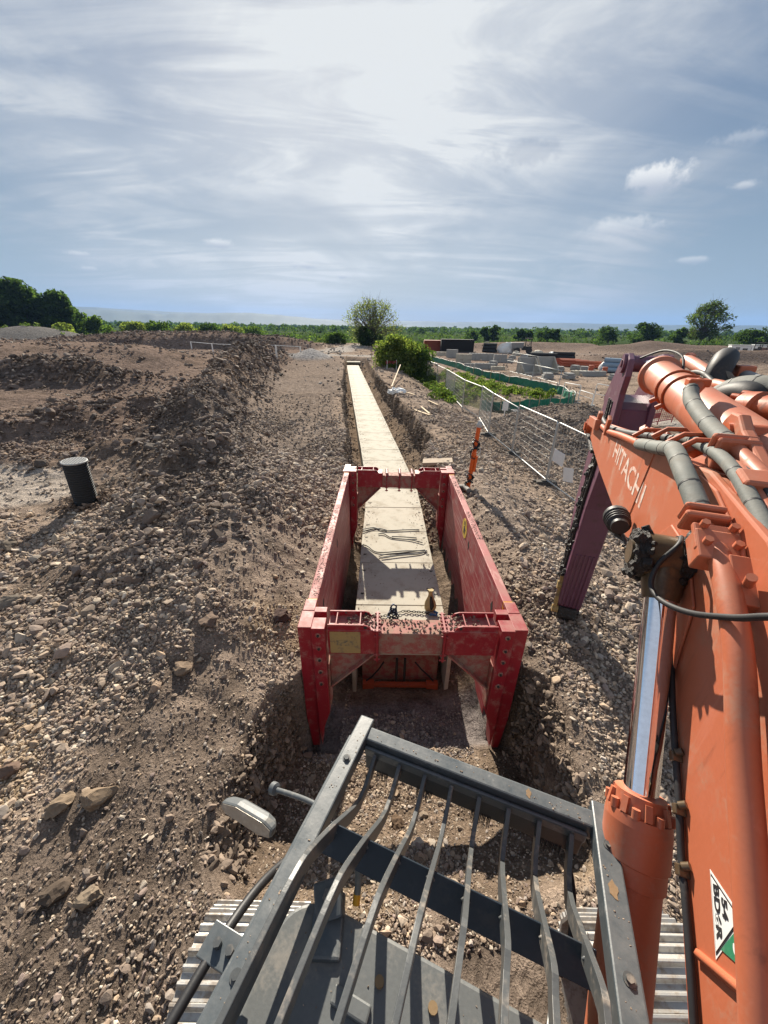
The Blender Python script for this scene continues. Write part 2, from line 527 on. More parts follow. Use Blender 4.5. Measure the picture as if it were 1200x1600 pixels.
M['green'] = worn('green_silt_fabric', (.01, .16, .10), .6, dirt=(.20, .28, .24), amt=.25, scale=1.5)
M['greypost'] = plain('grey_post', (.2, .2, .2), .6)
M['pipeblack'] = plain('black_pipe_plastic', (.028, .03, .032), .7, spec=.2)
M['pipered'] = plain('terracotta_pipe', (.35, .085, .04), .6)
M['blue'] = plain('blue_webbing', (.03, .10, .24), .6)
M['bluegrey'] = plain('blue_grey_coil', (.22, .30, .38), .6)
M['sack'] = worn('sacking', (.40, .31, .15), .8, dirt=(.10, .09, .07), amt=.3, scale=18)
M['orangepost'] = worn('bright_orange_paint', (.62, .10, .012), .45, dirt=(.35, .15, .08), amt=.2)
M['letter'] = worn('worn_white_lettering', (.62, .56, .50), .5, dirt=(.45, .13, .06), amt=.7, scale=22)
M['sticker'] = worn('faded_yellow_sticker', (.34, .23, .09), .6, dirt=(.16, .12, .09), amt=.45, scale=12)
M['mirror'] = worn('mirror_glass', (.36, .33, .285), .35, .4, dirt=(.5, .45, .38), amt=.35, scale=30, bump=.1)
M['greyplastic'] = worn('grey_mirror_shell', (.10, .108, .112), .45, dirt=(.3, .27, .22), amt=.3)
M['glass'] = plain('dark_cab_glass', (.02, .025, .03), .08, spec=.6)
M['hill'] = attr_mat('hillside', fine=.004, var=.3, bump=0)
# ------------------------------------------------------------------ terrain
def _hash(ix, iy, seed):
    h = (ix*374761393+iy*668265263+seed*974711) & 0xffffffff
    h = ((h ^ (h >> 13))*1274126177) & 0xffffffff
    h = h ^ (h >> 16)
    return (h & 0xffff)/65535.0
def vnoise(x, y, seed=0):
    ix = np.floor(x).astype(np.int64); iy = np.floor(y).astype(np.int64)
    fx = x-ix; fy = y-iy
    fx = fx*fx*fx*(fx*(fx*6-15)+10); fy = fy*fy*fy*(fy*(fy*6-15)+10)
    a = _hash(ix, iy, seed); b = _hash(ix+1, iy, seed); c = _hash(ix, iy+1, seed); d = _hash(ix+1, iy+1, seed)
    return (a+(b-a)*fx)*(1-fy)+(c+(d-c)*fx)*fy-0.5
def fbm(x, y, wl, octs, seed=0, gain=.5, step=None):
    s = 0; a = 1.0
    for o in range(octs):
        w = wl/2**o
        k = 1.0 if step is None else np.clip(w/(2.2*step)-1, 0, 1)
        ca, sa = math.cos(o*1.1+seed), math.sin(o*1.1+seed)
        s = s+a*k*vnoise((x*ca-y*sa)/w+o*17.3, (x*sa+y*ca)/w-o*9.1, seed+o)
        a *= gain
    return s
def sst(a, b, x):
    t = np.clip((x-a)/(b-a), 0, 1)
    return t*t*(3-2*t)
def gauss(d, w): return np.exp(-(d/w)**2)
def ridge(x, y, pts, w, sharp=1.0):
    """height of a lumpy ridge along (x, y, h) points"""
    best = np.zeros_like(x)
    for (x0, y0, h0), (x1, y1, h1) in zip(pts[:-1], pts[1:]):
        dx, dy = x1-x0, y1-y0
        t = np.clip(((x-x0)*dx+(y-y0)*dy)/(dx*dx+dy*dy), 0, 1)
        d = np.hypot(x-(x0+t*dx), y-(y0+t*dy))
        best = np.maximum(best, (h0+(h1-h0)*t)*np.exp(-(d/w)**2*sharp))
    return best
def mound(x, y, cx, cy, rx, ry, h, p=2.0):
    d = np.sqrt(((x-cx)/rx)**2+((y-cy)/ry)**2)
    return h*np.clip(1-d**p, 0, 1)
def pl(y, tab): return np.interp(y, [t[0] for t in tab], [t[1] for t in tab])

BOX0 = Vector((.70, 3.50, .75)); BOXYAW = R(-5.1); BOXTILT = R(0.25)
def cul_x(y):
    return np.where(np.asarray(y) < 12.0, .85+(np.asarray(y)-5.59)*.082, 1.376-(np.asarray(y)-12.0)*.0170)
XL = [(1.1, -1.0), (1.8, -1.15), (2.3, -1.05), (3.0, -1.0), (3.45, -.84), (3.75, -.60), (9.1, -.13), (9.35, -.15), (12, -.05), (20, -.2), (31, -.45), (60, -.5)]
XR = [(1.1, 2.05), (1.9, 2.1), (2.6, 2.3), (3.2, 2.34), (3.5, 2.12), (3.75, 2.0), (9.1, 2.46), (9.4, 2.9), (10.6, 2.62), (12.6, 2.55), (13.6, 2.7), (14.6, 2.8), (15.2, 3.35), (20, 3.1), (31, 2.8), (50, 2.5)]
ZF = [(1.15, .0), (1.5, -.25), (1.9, -.60), (2.2, -.95), (2.7, -1.25), (3.2, -1.42), (3.5, -1.55), (3.75, -1.80), (8.8, -1.80), (9.6, -1.62), (15, -1.55), (50, -1.2)]

def terrain(x, y, step=0.03):
    """returns z and a dict of masks"""
    x = np.asarray(x, float); y = np.asarray(y, float)
    step = np.broadcast_to(np.asarray(step, float), x.shape)
    site = 1-sst(120, 150, y+12*fbm(x, y, 60, 2, 3))
    z = np.zeros_like(x)
    # the right side of the site lies lower
    z = z-sst(3.6, 8.5, x)*.75*site-(1-site)*1.5
    z = z-sst(-8, -40, x)*0.0
    # strips of spoil beside the trench
    z = z+ridge(x, y, [(-2.2, 2.6, .22), (-2.0, 5.0, .52), (-1.8, 8.6, .55), (-2.1, 11.5, .25)], .85)
    z = z+ridge(x, y, [(3.05, 3.2, .25), (3.1, 5.0, .42), (3.3, 8.6, .40), (3.5, 12.0, .10)], .8)
    r1 = ridge(x, y, [(-3.0, 5.5, .45), (-3.6, 9.0, 1.0), (-4.6, 12.5, 1.4), (-5.9, 15.5, 1.55), (-6.9, 22, 2.0), (-7.9, 31, 2.4), (-8.9, 42, 2.5), (-9.9, 56, 1.7), (-10.4, 62, .5)], 1.55)
    r2 = ridge(x, y, [(-22, 15.0, .35), (-15, 16.0, .75), (-11.5, 17.5, .9), (-9.0, 19.5, 1.0), (-7.4, 24, 1.2)], 1.7)
    r3 = ridge(x, y, [(-25, 27, .8), (-20.5, 29.5, 1.7), (-16, 30.0, 1.0), (-13.5, 30, .4)], 2.6)
    r4 = ridge(x, y, [(-10, 12.2, .35), (-6.5, 13.4, .55)], 1.5)
    z = z+np.maximum(np.maximum(r1, r2), np.maximum(r3, r4))
    z = z+mound(x, y, -40, 47, 24, 15, 2.1, 4)*site
    bank = mound(x, y, -34, 88, 30, 11, 2.3, 4)
    z = z+bank
    pile = mound(x, y, -5.2, 58, 3.4, 4.5, 1.35, 1.1)
    gp1 = mound(x, y, -97, 103, 20, 16, 4.6, 1.2); gp2 = mound(x, y, -73, 104, 15, 12, 3.2, 1.6)
    z = z+pile+np.maximum(gp1, gp2)
    m1 = mound(x, y, 10.7, 17.0, 4.6, 5.6, 1.75, 1.25)
    z = z+m1
    rb = ridge(x, y, [(46, 72, 1.2), (58, 69, 2.2), (78, 66, 2.4), (100, 60, 1.5)], 4.0)
    rb2 = ridge(x, y, [(70, 108, 1.2), (84, 110, 3.0), (96, 106, 2.2), (112, 104, 1.0)], 7.0)
    rb3 = ridge(x, y, [(30, 30, .5), (44, 40, 1.5), (60, 44, 1.2)], 4.0)
    rb4 = ridge(x, y, [(20, 112, .8), (48, 112, 2.0), (70, 118, 1.6)], 6.0)
    z = z+np.maximum(np.maximum(rb, rb2), np.maximum(rb3, rb4))
    ditch = ridge(x, y, [(8.0, 60, .5), (8.3, 45, .9), (9.2, 33, 1.0), (11.0, 26.5, .7), (12.8, 25, .3)], 1.7)
    z = z-ditch
    # general unevenness
    heap = np.clip(r1+r2+r3+r4, 0, 1.2)
    pad = mound(x, y, -9.9, 10.1, 3.4, 1.5, 1.0, 3)
    machine = sst(1.6, 1.1, y)*sst(-1.6, -1.2, x)*sst(2.9, 2.4, x)
    lft = sst(-3.8, -7, x)*sst(8, 14, y)*sst(70, 45, y)
    z = z+lft*(.55*np.clip(fbm(x, y, 9.0, 3, 14, .6, step)+.02, 0, 1)+.30*fbm(x, y, 2.6, 3, 16, .6, step))*(1-.9*pad)
    z = z+bank*.35*fbm(x, y, 14, 4, 17, .65, step)+.5*np.maximum(rb, rb2)*fbm(x, y, 9, 3, 18, .6, step)
    rough = (.55+1.2*heap+.5*bank+.3*m1)*(1-.8*pad)*(1-.75*machine)*(.25+.75*site)
    z = z+.20*fbm(x, y, 5.0, 3, 11, .5, step)*rough
    z = z+.17*fbm(x, y, 1.1, 3, 21, .55, step)*rough
    z = z+.075*fbm(x, y, .22, 3, 31, .6, step)*(rough*.6+.35)
    # clods on the heaps
    c = np.abs(fbm(x, y, .8, 3, 41, .6, step))
    z = z+(.55*np.clip(c-.10, 0, 1))*np.clip(heap*1.4, 0, 1)
    # pushed-up tyre and track lines on the haul road left of the culvert
    road = sst(-5.6, -4.6, x-.045*(-y+10))*sst(-.6, -1.2, x)*sst(9, 12, y)*sst(70, 50, y)
    z = z-.09*road*(np.sin((x+.05*y+.4*fbm(x, y, 6, 2, 5))*5.2) > .3)*np.clip(.35/step-.5, 0, 1)
    # trench
    jit = .16*fbm(x, y, .55, 3, 51, .6, step)+.22*fbm(x, y, 2.2, 2, 52, .5, step)
    inbox = sst(3.3, 3.6, y)*sst(9.35, 9.15, y)
    jit = jit*(1-inbox)
    wl = .24*(1-inbox)+.05
    xl = pl(y, XL); xr = pl(y, XR)
    tr = sst(0, 1, (x-xl+jit)/wl+.5)*sst(0, 1, (xr-x+jit)/wl+.5)*sst(1.1, 1.5, y+jit*.6)*sst(62, 58, y)
    zf = pl(y, ZF)+.10*fbm(x, y, .7, 3, 61, .6, step)*(1-.8*sst(3.4, 3.7, y)*sst(9, 8, y))
    # fallen spoil against the trench sides
    zf = zf+.55*np.clip(1-(xr-x)/.9, 0, 1)**1.5*(1-inbox)*sst(9, 10, y)+.25*np.clip(1-(x-xl)/.5, 0, 1)*(1-inbox)
    zf = zf+inbox*(.22*np.clip(1-(x-xl)/.45, 0, 1)+.45*np.clip(1-(xr-x)/.62, 0, 1))*sst(4.0, 5.0, y)
    z = np.where(tr > 0, z*(1-tr)+np.minimum(zf, z)*tr, z)
    return z, dict(site=site, heap=heap, pad=pad, pile=pile, gp=np.maximum(gp1, gp2), m1=m1, tr=tr, ditch=ditch, bank=bank, road=road, rb=np.maximum(rb, rb2), inbox=inbox)

def soil_colour(x, y, m):
    def lerp(a, b, t): return a*(1-t[:, None])+np.array(b)*t[:, None]
    c = np.tile(np.array([.270, .210, .166]), (len(x), 1))
    n1 = fbm(x, y, 7, 4, 71); n2 = fbm(x, y, 1.6, 4, 72); n3 = fbm(x, y, 25, 3, 73)
    left = sst(-4.5, -9, x)*sst(9, 13, y)
    c = lerp(c, (.155, .112, .090), left*.85)
    c = lerp(c, (.185, .140, .116), left*sst(0, .2, n3)*.8)
    c = lerp(c, (.122, .096, .082), np.clip(m['heap']*.95, 0, 1)*sst(-.15, .2, n1+.15))
    c = lerp(c, (.34, .25, .16), sst(.08, .3, n2+.4*n1)*sst(7, 3, y)*.75)
    c = lerp(c, (.27, .22, .185), sst(.05, .3, n1)*sst(3, 7, y)*(1-left)*.6)
    c = lerp(c, (.095, .074, .06), sst(.1, .32, -n2)*.55)
    c = lerp(c, (.185, .152, .13), m['road']*.6)
    c = lerp(c, (.36, .31, .265), sst(.25, .6, m['pad']+.4*n2))
    c = lerp(c, (.30, .285, .275), np.clip(m['pile']*3, 0, 1))
    c = lerp(c, (.16, .15, .14), np.clip(m['gp']*3, 0, 1))
    c = lerp(c, (.15, .125, .108), np.clip(m['m1']*2, 0, 1)*.8)
    c = lerp(c, (.088, .07, .058), np.clip(m['rb'], 0, 1)*.8)
    c = lerp(c, (.078, .058, .05), np.clip(m['bank'], 0, 1)*.6*sst(0, .2, n1+.1))
    # haul roads on the right, pale crushed stone
    for pts, w in (([(14.5, 27), (17, 22), (21, 19)], 1.6), ([(30, 97), (60, 92), (95, 90)], 2.2), ([(34, 78), (52, 80), (80, 76), (120, 70)], 2.0), ([(-12, 68), (-2, 66), (6, 64), (20, 60)], 2.5), ([(-3, 75), (4, 110)], 4.0)):
        r = ridge(x, y, [(a, b, 1.0) for a, b in pts], w)
        c = lerp(c, (.34, .31, .28), sst(.3, .8, r+.4*n2)*.9)
    far = sst(40, 70, y)*sst(2, 12, x)
    c = lerp(c, (.19, .145, .12), far*.7)
    # trench sides and floor
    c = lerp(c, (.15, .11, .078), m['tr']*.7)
    c = lerp(c, (.27, .20, .125), sst(2.35, 1.9, y)*sst(1.2, 1.5, y)*sst(-1.6, -1.0, x)*sst(2.4, 1.9, x)*sst(-.2, .15, n2)*.9)
    bed = m['tr']*sst(3.35, 3.6, y)*sst(4.6, 4.4, y)
    c = lerp(c, (.19, .165, .155), bed)
    # weeds on the ditch banks, fields beyond the site
    c = lerp(c, (.075, .085, .032), np.clip(m['ditch']*1.4, 0, 1)*.7)
    strip = (np.floor((y+.25*x)/95+fbm(x, y, 200, 2, 5)*.6).astype(int) % 3)
    fld = np.array([[.048, .072, .027], [.064, .086, .032], [.042, .060, .025]])[strip]
    fld = fld*(1+.25*n3[:, None])
    s = m['site'][:, None]
    return np.clip(c*s+fld*(1-s), .01, .9)

def axis(lo, hi, step, gneg, gpos, mn, mx):
    a = list(np.arange(lo, hi, step))
    s, p = step, lo
    left = []
    while p > mn:
        s *= gneg; p -= s; left.append(p)
    s, p = step, a[-1]
    while p < mx:
        s *= gpos; p += s; a.append(p)
    return np.array(left[::-1]+a)
ax = axis(-4.2, 4.2, .042, 1.022, 1.024, -7000, 7000)
ay = axis(.4, 10.5, .042, 1.12, 1.017, -400, 9000)
GX, GY = np.meshgrid(ax, ay)
st = np.maximum(np.gradient(ax)[None, :]*np.ones_like(GY), np.gradient(ay)[:, None]*np.ones_like(GX))
gx, gy, gs = GX.ravel(), GY.ravel(), st.ravel()
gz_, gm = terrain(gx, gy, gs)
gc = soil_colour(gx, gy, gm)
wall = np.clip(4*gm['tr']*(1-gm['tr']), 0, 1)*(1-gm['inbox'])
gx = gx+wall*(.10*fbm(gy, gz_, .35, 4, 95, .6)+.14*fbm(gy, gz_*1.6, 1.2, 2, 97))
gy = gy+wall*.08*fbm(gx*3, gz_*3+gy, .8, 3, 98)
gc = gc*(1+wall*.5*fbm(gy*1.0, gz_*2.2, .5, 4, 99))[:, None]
nx, ny = len(ax), len(ay)
ii = np.arange(ny-1)[:, None]*nx+np.arange(nx-1)[None, :]
ii = ii.ravel()
F = np.stack([ii, ii+1, ii+1+nx, ii+nx], 1)
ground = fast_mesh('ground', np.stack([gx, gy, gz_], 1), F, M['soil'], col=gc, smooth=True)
tag(ground, 'brown disturbed soil of the building site, cut by the culvert trench', kind='structure')
del GX, GY, st
def gh(x, y):
    return float(terrain(np.array([x]), np.array([y]), .05)[0][0])
def on_ground(x, y, z0=0.0):
    """photo pixel -> point on the terrain"""
    p = at(x, y, z0)
    for _ in range(12):
        z = gh(p.x, p.y)
        p = at(x, y, p.z+(z-p.z)*.7)
    p.z = gh(p.x, p.y)
    return p

# hills across the plain
def hills():
    V, Fq, C = [], [], []
    def chain(dist, prof, depth, col, seed):
        az = np.linspace(-75, 80, 320)
        px = [p[0] for p in prof]; ph = [p[1] for p in prof]
        h = np.interp(az, px, ph)*.76*dist*math.pi/180
        h = h+dist*.0016*fbm(az, az*0+3.1, 9, 4, seed)*2
        base = len(V)
        rows = ((-.22, -.02), (-.14, .25), (-.06, .72), (0, 1), (.10, .8))
        for a, hh in zip(az, h):
            for k, (d, f) in enumerate(rows):
                r = dist*(1+d)
                wob = 1+.05*float(vnoise(np.array([a*.8]), np.array([k*3.7]), seed+9)[0])
                V.append((r*math.sin(R(a))*wob, r*math.cos(R(a))*wob, hh*f-6))
                C.append(col)
        n = len(rows)
        for i in range(len(az)-1):
            for k in range(n-1):
                b = base+i*n+k
                Fq.append((b, b+n, b+n+1, b+1))
    # azimuths are from the culvert direction, heights in degrees above level
    chain(5200, [(-75, 1.9), (-35, 2.0), (-33, 1.85), (-29, 1.9), (-22, 1.55), (-16, 1.9), (-10, 2.0), (-6, 1.6), (0, 1.05), (10, .55), (25, .5), (50, .7), (80, .6)], .2, (.05, .07, .045), 4)
    chain(6400, [(-75, 1.5), (-36, 2.1), (-28, 2.05), (-20, 1.8), (-8, 1.4), (2, 1.25), (8, 1.35), (14, 1.15), (19, 1.5), (23, 1.35), (30, 1.2), (40, 1.25), (55, .95), (80, .9)], .2, (.05, .07, .05), 8)
    o = fast_mesh('hills', np.array(V), np.array(Fq), M['hill'], col=np.array(C), smooth=True)
    tag(o, 'long low blue hills along the horizon', kind='structure')
hills()

# ------------------------------------------------------------------ stones
def ico(sub):
    bm = bmesh.new()
    bmesh.ops.create_icosphere(bm, subdivisions=sub, radius=1.0)
    v = np.array([p.co[:] for p in bm.verts]); f = np.array([[q.index for q in p.verts] for p in bm.faces])
    bm.free()
    return v, f
def rock_protos(sub, n, seed, angular=.32):
    r = np.random.default_rng(seed)
    v, f = ico(sub)
    out = []
    for i in range(n):
        p = v.copy()
        # cut flat facets with random planes, then ruffle
        for k in range(13 if sub > 1 else 5):
            d = r.normal(size=3); d /= np.linalg.norm(d)
            h = r.uniform(.38, .78)
            e = p@d-h
            p = p-np.outer(np.clip(e, 0, None), d)*.92
        p = p*(1+r.normal(size=(len(p), 1))*angular*.12)
        p = p*np.array([r.uniform(.95, 1.55), r.uniform(.75, 1.1), r.uniform(.5, .85)])
        out.append(p)
    return out, f
def rotmats(n, r, tilt=None):
    q = r.normal(size=(n, 4)); q /= np.linalg.norm(q, axis=1)[:, None]
    w, x, y, z = q.T
    return np.stack([np.stack([1-2*(y*y+z*z), 2*(x*y-w*z), 2*(x*z+w*y)], -1), np.stack([2*(x*y+w*z), 1-2*(x*x+z*z), 2*(y*z-w*x)], -1), np.stack([2*(x*z-w*y), 2*(y*z+w*x), 1-2*(x*x+y*y)], -1)], 1)
STONE_COLS = np.array([[.36, .30, .23], [.43, .35, .27], [.27, .21, .165], [.20, .152, .12], [.32, .28, .245], [.40, .30, .21], [.24, .185, .16], [.50, .44, .36]])
def scatter(name, pos, size, cols, protos, f, seed, mat='stone', sink=.25):
    r = np.random.default_rng(seed)
    n = len(pos)
    rm = rotmats(n, r)
    pid = r.integers(0, len(protos), n)
    nv = len(protos[0])
    P = np.stack(protos)[pid]
    P = np.einsum('nij,nvj->nvi', rm, P)
    P[:, :, 2] *= .8
    P = P*size[:, None, None]
    P = P+pos[:, None, :]
    P[:, :, 2] += (size*(.55-sink))[:, None]
    Fv = (f[None]+(np.arange(n)*nv)[:, None, None]).reshape(-1, 3)
    C = np.repeat(cols, nv, axis=0)
    return fast_mesh(name, P.reshape(-1, 3), Fv, M[mat], col=C)
def blocked(x, y):
    """no loose stones on the machine's tracks, on the culvert or the shield"""
    cx = -.02+0*x
    b = (np.abs(x-cul_x(y)) < .88) & (y > 4.3)
    lx = (x-BOX0.x)*math.cos(-BOXYAW)-(y-BOX0.y)*math.sin(-BOXYAW)
    ly = (x-BOX0.x)*math.sin(-BOXYAW)+(y-BOX0.y)*math.cos(-BOXYAW)
    lx, ly = (x-BOX0.x)*math.cos(BOXYAW)+(y-BOX0.y)*math.sin(BOXYAW), -(x-BOX0.x)*math.sin(BOXYAW)+(y-BOX0.y)*math.cos(BOXYAW)
    b |= (np.abs(np.abs(lx)-1.24) < .26) & (ly > -.1) & (ly < 5.9)
    b |= (y < 1.05) & (x > -1.0) & (x < 2.2)
    return b
def gravel():
    r = np.random.default_rng(3)
    def cand(n, dmin, dmax):
        d = np.exp(r.uniform(math.log(dmin), math.log(dmax), n))
        a = np.radians(r.uniform(-85 if dmin < 2 else -52, 80 if dmin < 2 else 56, n))+YAW
        return d*np.sin(a), d*np.cos(a), d
    def put(name, n, dmin, dmax, smin, smax, k, protos, f, seed, label, dens):
        x, y, d = cand(n, dmin, dmax)
        keep = ~blocked(x, y)
        x, y, d = x[keep], y[keep], d[keep]
        z, m = terrain(x, y, .04)
        p = dens(x, y, m)
        keep = r.uniform(size=len(x)) < p
        x, y, z, d = x[keep], y[keep], z[keep], d[keep]
        lo = np.maximum(smin, d*k)
        s = lo*np.exp(np.abs(r.normal(size=len(x)))*.50)
        s = np.minimum(s, smax)
        n1 = fbm(x, y, 3, 3, 91)
        c = STONE_COLS[r.integers(0, len(STONE_COLS), len(x))]*r.uniform(.75, 1.3, (len(x), 1))
        bs = soil_colour(x, y, terrain(x, y, .05)[1])
        t = np.clip(r.uniform(.0, .95, (len(x), 1))+.35*sst(8, 20, d)[:, None], 0, 1)
        c = c*(1-t)+bs*1.05*t
        return tag(scatter(name, np.stack([x, y, z], 1), s, c, protos, f, seed), label, kind='stuff')
    pA, fA = rock_protos(2, 14, 1)
    pB, fB = rock_protos(1, 14, 2)
    def dens_main(x, y, m):
        n = fbm(x, y, 2.6, 4, 81)
        p = sst(-.10, .24, n)*.92+.04
        # pebble bank on the left, strip on the right under the boom
        p = np.maximum(p, sst(-2.6, -3.4, x+.35*fbm(x, y, 1.5, 2, 4))*sst(6.2, 4.6, y)*sst(1.6, 2.2, y)*.95)
        p = np.maximum(p, sst(2.3, 2.7, x)*sst(6, 4.5, y)*.9)
        p = np.maximum(p, np.clip(m['m1']*2, 0, .8))
        p = p*(1-.93*np.clip(m['pad']*1.5, 0, 1))*m['site']
        p = p*(1-.7*np.clip(m['ditch'], 0, 1))
        p = np.where((m['tr'] > .4) & (y < 3.4), p*.42, p)
        p = np.where((m['tr'] > .5) & (y > 3.4) & (y < 9), p*.5, p)
        return p
    put('rubble', 46000, .75, 14, .017, .12, .0047, pA, fA, 5, 'loose broken stone lying thickly over the near ground', dens_main)
    put('gravel', 300000, .7, 26, .008, .06, .0024, pB, fB, 6, 'fine stone chippings mixed into the soil', lambda x, y, m: dens_main(x, y, m)*.85+.12*m['site'])
    put('far_rubble', 80000, 11, 115, .025, .26, .0019, pB, fB, 8, 'broken stone and clods on the farther ground', lambda x, y, m: np.clip((dens_main(x, y, m)*.34)+m['heap']*.6+.4*m['bank'], 0, 1)*m['site']*(1-.8*m['road'])*(.25+.75*sst(12, -2, x-.15*y)))
    # dark clods on the spoil heaps
    def clods():
        x, y, d = cand(42000, 6, 60)
        z, m = terrain(x, y, .04)
        keep = (r.uniform(size=len(x)) < np.clip(m['heap']*1.1-.1, 0, 1)) & ~blocked(x, y)
        x, y, z, d = x[keep], y[keep], z[keep], d[keep]
        s = np.minimum(np.maximum(.03, d*.0024)*np.exp(np.abs(r.normal(size=len(x)))*.62), .26)
        c = np.array([.14, .112, .095])*r.uniform(.5, 1.6, (len(x), 1))
        tag(scatter('soil_clods', np.stack([x, y, z], 1), s, c, pA, fA, 9), 'dark clods of dug soil on the spoil heaps', kind='stuff')
    clods()
    # crushed bedding in front of the culvert
    n = 5200
    x = r.uniform(-.75, 2.1, n); y = r.uniform(3.3, 4.5, n)
    k = ~blocked(x, y)
    x, y = x[k], y[k]
    z = terrain(x, y, .04)[0]
    c = np.array([.20, .175, .165])*r.uniform(.6, 1.5, (len(x), 1))
    tag(scatter('bedding_gravel', np.stack([x, y, z], 1), r.uniform(.008, .018, len(x)), c, pB, fB, 12), 'grey bedding gravel on the trench floor before the culvert mouth', kind='stuff')
gravel()
def wall_clods():
    r = np.random.default_rng(31)
    pp, ff = rock_protos(2, 8, 61)
    n = 26000
    y = np.where(r.uniform(size=n) < .6, r.uniform(1.7, 3.6, n), r.uniform(9.3, 40, n))
    side = r.uniform(size=n) < .5
    x = np.where(side, pl(y, XL), pl(y, XR))+r.normal(0, .16, n)
    z, m = terrain(x, y, .04)
    k = (m['tr'] > .06) & (m['tr'] < .97) & ~blocked(x, y)
    x, y, z = x[k], y[k], z[k]
    s = np.maximum(.012, np.hypot(x, y)*.0022)*np.exp(np.abs(r.normal(size=len(x)))*.75)
    s = np.minimum(s, .075)
    c = np.array([.19, .148, .115])*r.uniform(.5, 1.45, (len(x), 1))
    x = x+r.normal(0, .03, len(x))
    tag(scatter('wall_clods', np.stack([x, y, z], 1), s, c, pp, ff, 62, sink=.45), 'clods and stones sticking out of the dug trench sides', kind='stuff')
    # soil heaped round the riser pipe
    p = at(136, 786, 0)
    n = 420
    a = r.uniform(0, 6.28, n); q = .26+np.abs(r.normal(0, .28, n))
    x, y = p.x+q*np.cos(a), p.y+q*np.sin(a)
    z = terrain(x, y, .04)[0]+np.clip(.10-.16*(q-.26), 0, .1)*r.uniform(0, 1, n)
    tag(scatter('pipe_backfill', np.stack([x, y, z], 1), r.uniform(.015, .07, n), np.array([.17, .125, .095])*r.uniform(.5, 1.4, (n, 1)), pp, ff, 63), 'clods of backfill round the foot of the riser pipe', kind='stuff')
    # crumbs of soil dropped along the edges of the culvert lids
    n = 900
    y = 5.0+r.exponential(9, n); e = np.abs(r.normal(0, .22, n)); sd_ = r.uniform(size=n) < .5
    cx = cul_x(y)
    x = np.where(sd_, cx-.83+e, cx+.83-e)
    k = y < 50
    tag(scatter('lid_crumbs', np.stack([x[k], y[k], np.full(k.sum(), -.842)], 1), r.uniform(.003, .010, k.sum())*(1+.06*y[k]), np.array([.20, .155, .12])*r.uniform(.6, 1.4, (k.sum(), 1)), pp, ff, 64), 'crumbs of soil along the edges of the culvert lids', kind='stuff')
wall_clods()
# the few big boulders one can point at
def boulders():
    r = np.random.default_rng(44)
    v, f = ico(3)
    spots = [
        (150, 1250, 0.136, (.20, .15, .105), 'brown clod-like boulder in the left foreground, right-hand one of the close pair'),
        (98, 1262, 0.120, (.20, .15, .105), 'rough brown boulder in the left foreground, left-hand one of the close pair'),
        (95, 1395, 0.112, (.085, .065, .05), 'darkest boulder in the left foreground, with a black hollow under it'),
        (140, 1405, 0.104, (.19, .15, .11), 'tan boulder lying just right of the darkest one in the left foreground'),
        (245, 1075, 0.080, (.30, .22, .16), 'flat pinkish slab of stone tilted on the pebbles left of the shield'),
        (287, 1045, 0.120, (.19, .14, .10), 'brown angular boulder just above the flat pinkish slab'),
        (440, 965, 0.152, (.075, .05, .042), 'big dark brown clod beside the near left leg of the trench shield'),
        (330, 970, 0.136, (.15, .11, .085), 'broad brown lump of soil between the pinkish slab and the dark clod'),
        (310, 885, 0.128, (.12, .09, .075), 'brown boulder half way up the left bank'),
        (188, 850, 0.104, (.10, .08, .07), 'dark stone below the corrugated riser pipe on the left bank'),
        (14, 855, 0.192, (.15, .125, .10), 'large block at the left edge of the picture, upper one of three'),
        (40, 885, 0.160, (.13, .10, .085), 'large broken slab at the left edge, middle one of three'),
        (12, 945, 0.168, (.16, .135, .11), 'large flat block at the left edge, lowest one of three'),
        (18, 1205, 0.104, (.13, .09, .07), 'reddish brown boulder at the left edge above the foreground pair'),
        (235, 700, 0.240, (.13, .11, .095), 'grey block on the dark spoil heap behind the riser pipe'),
        (205, 672, 0.272, (.085, .07, .062), 'large dark block at the top of the spoil heap behind the riser pipe'),
        (620, 1290, 0.088, (.11, .075, .05), 'moist brown clod in the pit seen between the guard bars'),
        (700, 1395, 0.064, (.22, .18, .14), 'small pale boulder on the sandy ledge below the guard bars'),
        (655, 1345, 0.072, (.15, .11, .08), 'brown stone in the pit below the middle of the guard'),
    ]
    for i, (px, py, s, c, lab) in enumerate(spots):
        p = on_ground(px, py)
        q = v.copy()
        for k in range(16):
            d = r.normal(size=3); d /= np.linalg.norm(d)
            e = q@d-r.uniform(.5, .9)
            q = q-np.outer(np.clip(e, 0, None), d)*.95
        nn = np.array([float(vnoise(np.array([a*2.3+i*7]), np.array([b*2.3+cc*3.1]), 5)[0]) for a, b, cc in q])
        n2 = np.array([float(vnoise(np.array([a*6+i*7]), np.array([b*6+cc*7.1]), 6)[0]) for a, b, cc in q])
        q = q*(1+.34*nn+.22*n2)[:, None]*np.array([r.uniform(1, 1.3), r.uniform(.8, 1), r.uniform(.6, .8)])*s
        a = r.uniform(0, 6.28)
        q = q@np.array([[math.cos(a), -math.sin(a), 0], [math.sin(a), math.cos(a), 0], [0, 0, 1]])
        o = fast_mesh('boulder', q, f, M['stone'], col=np.tile(np.array(c), (len(q), 1)))
        o.location = (p.x, p.y, p.z+s*.22)
        tag(o, lab, 'boulder', 'boulders and big clods lying on the ground')
boulders()
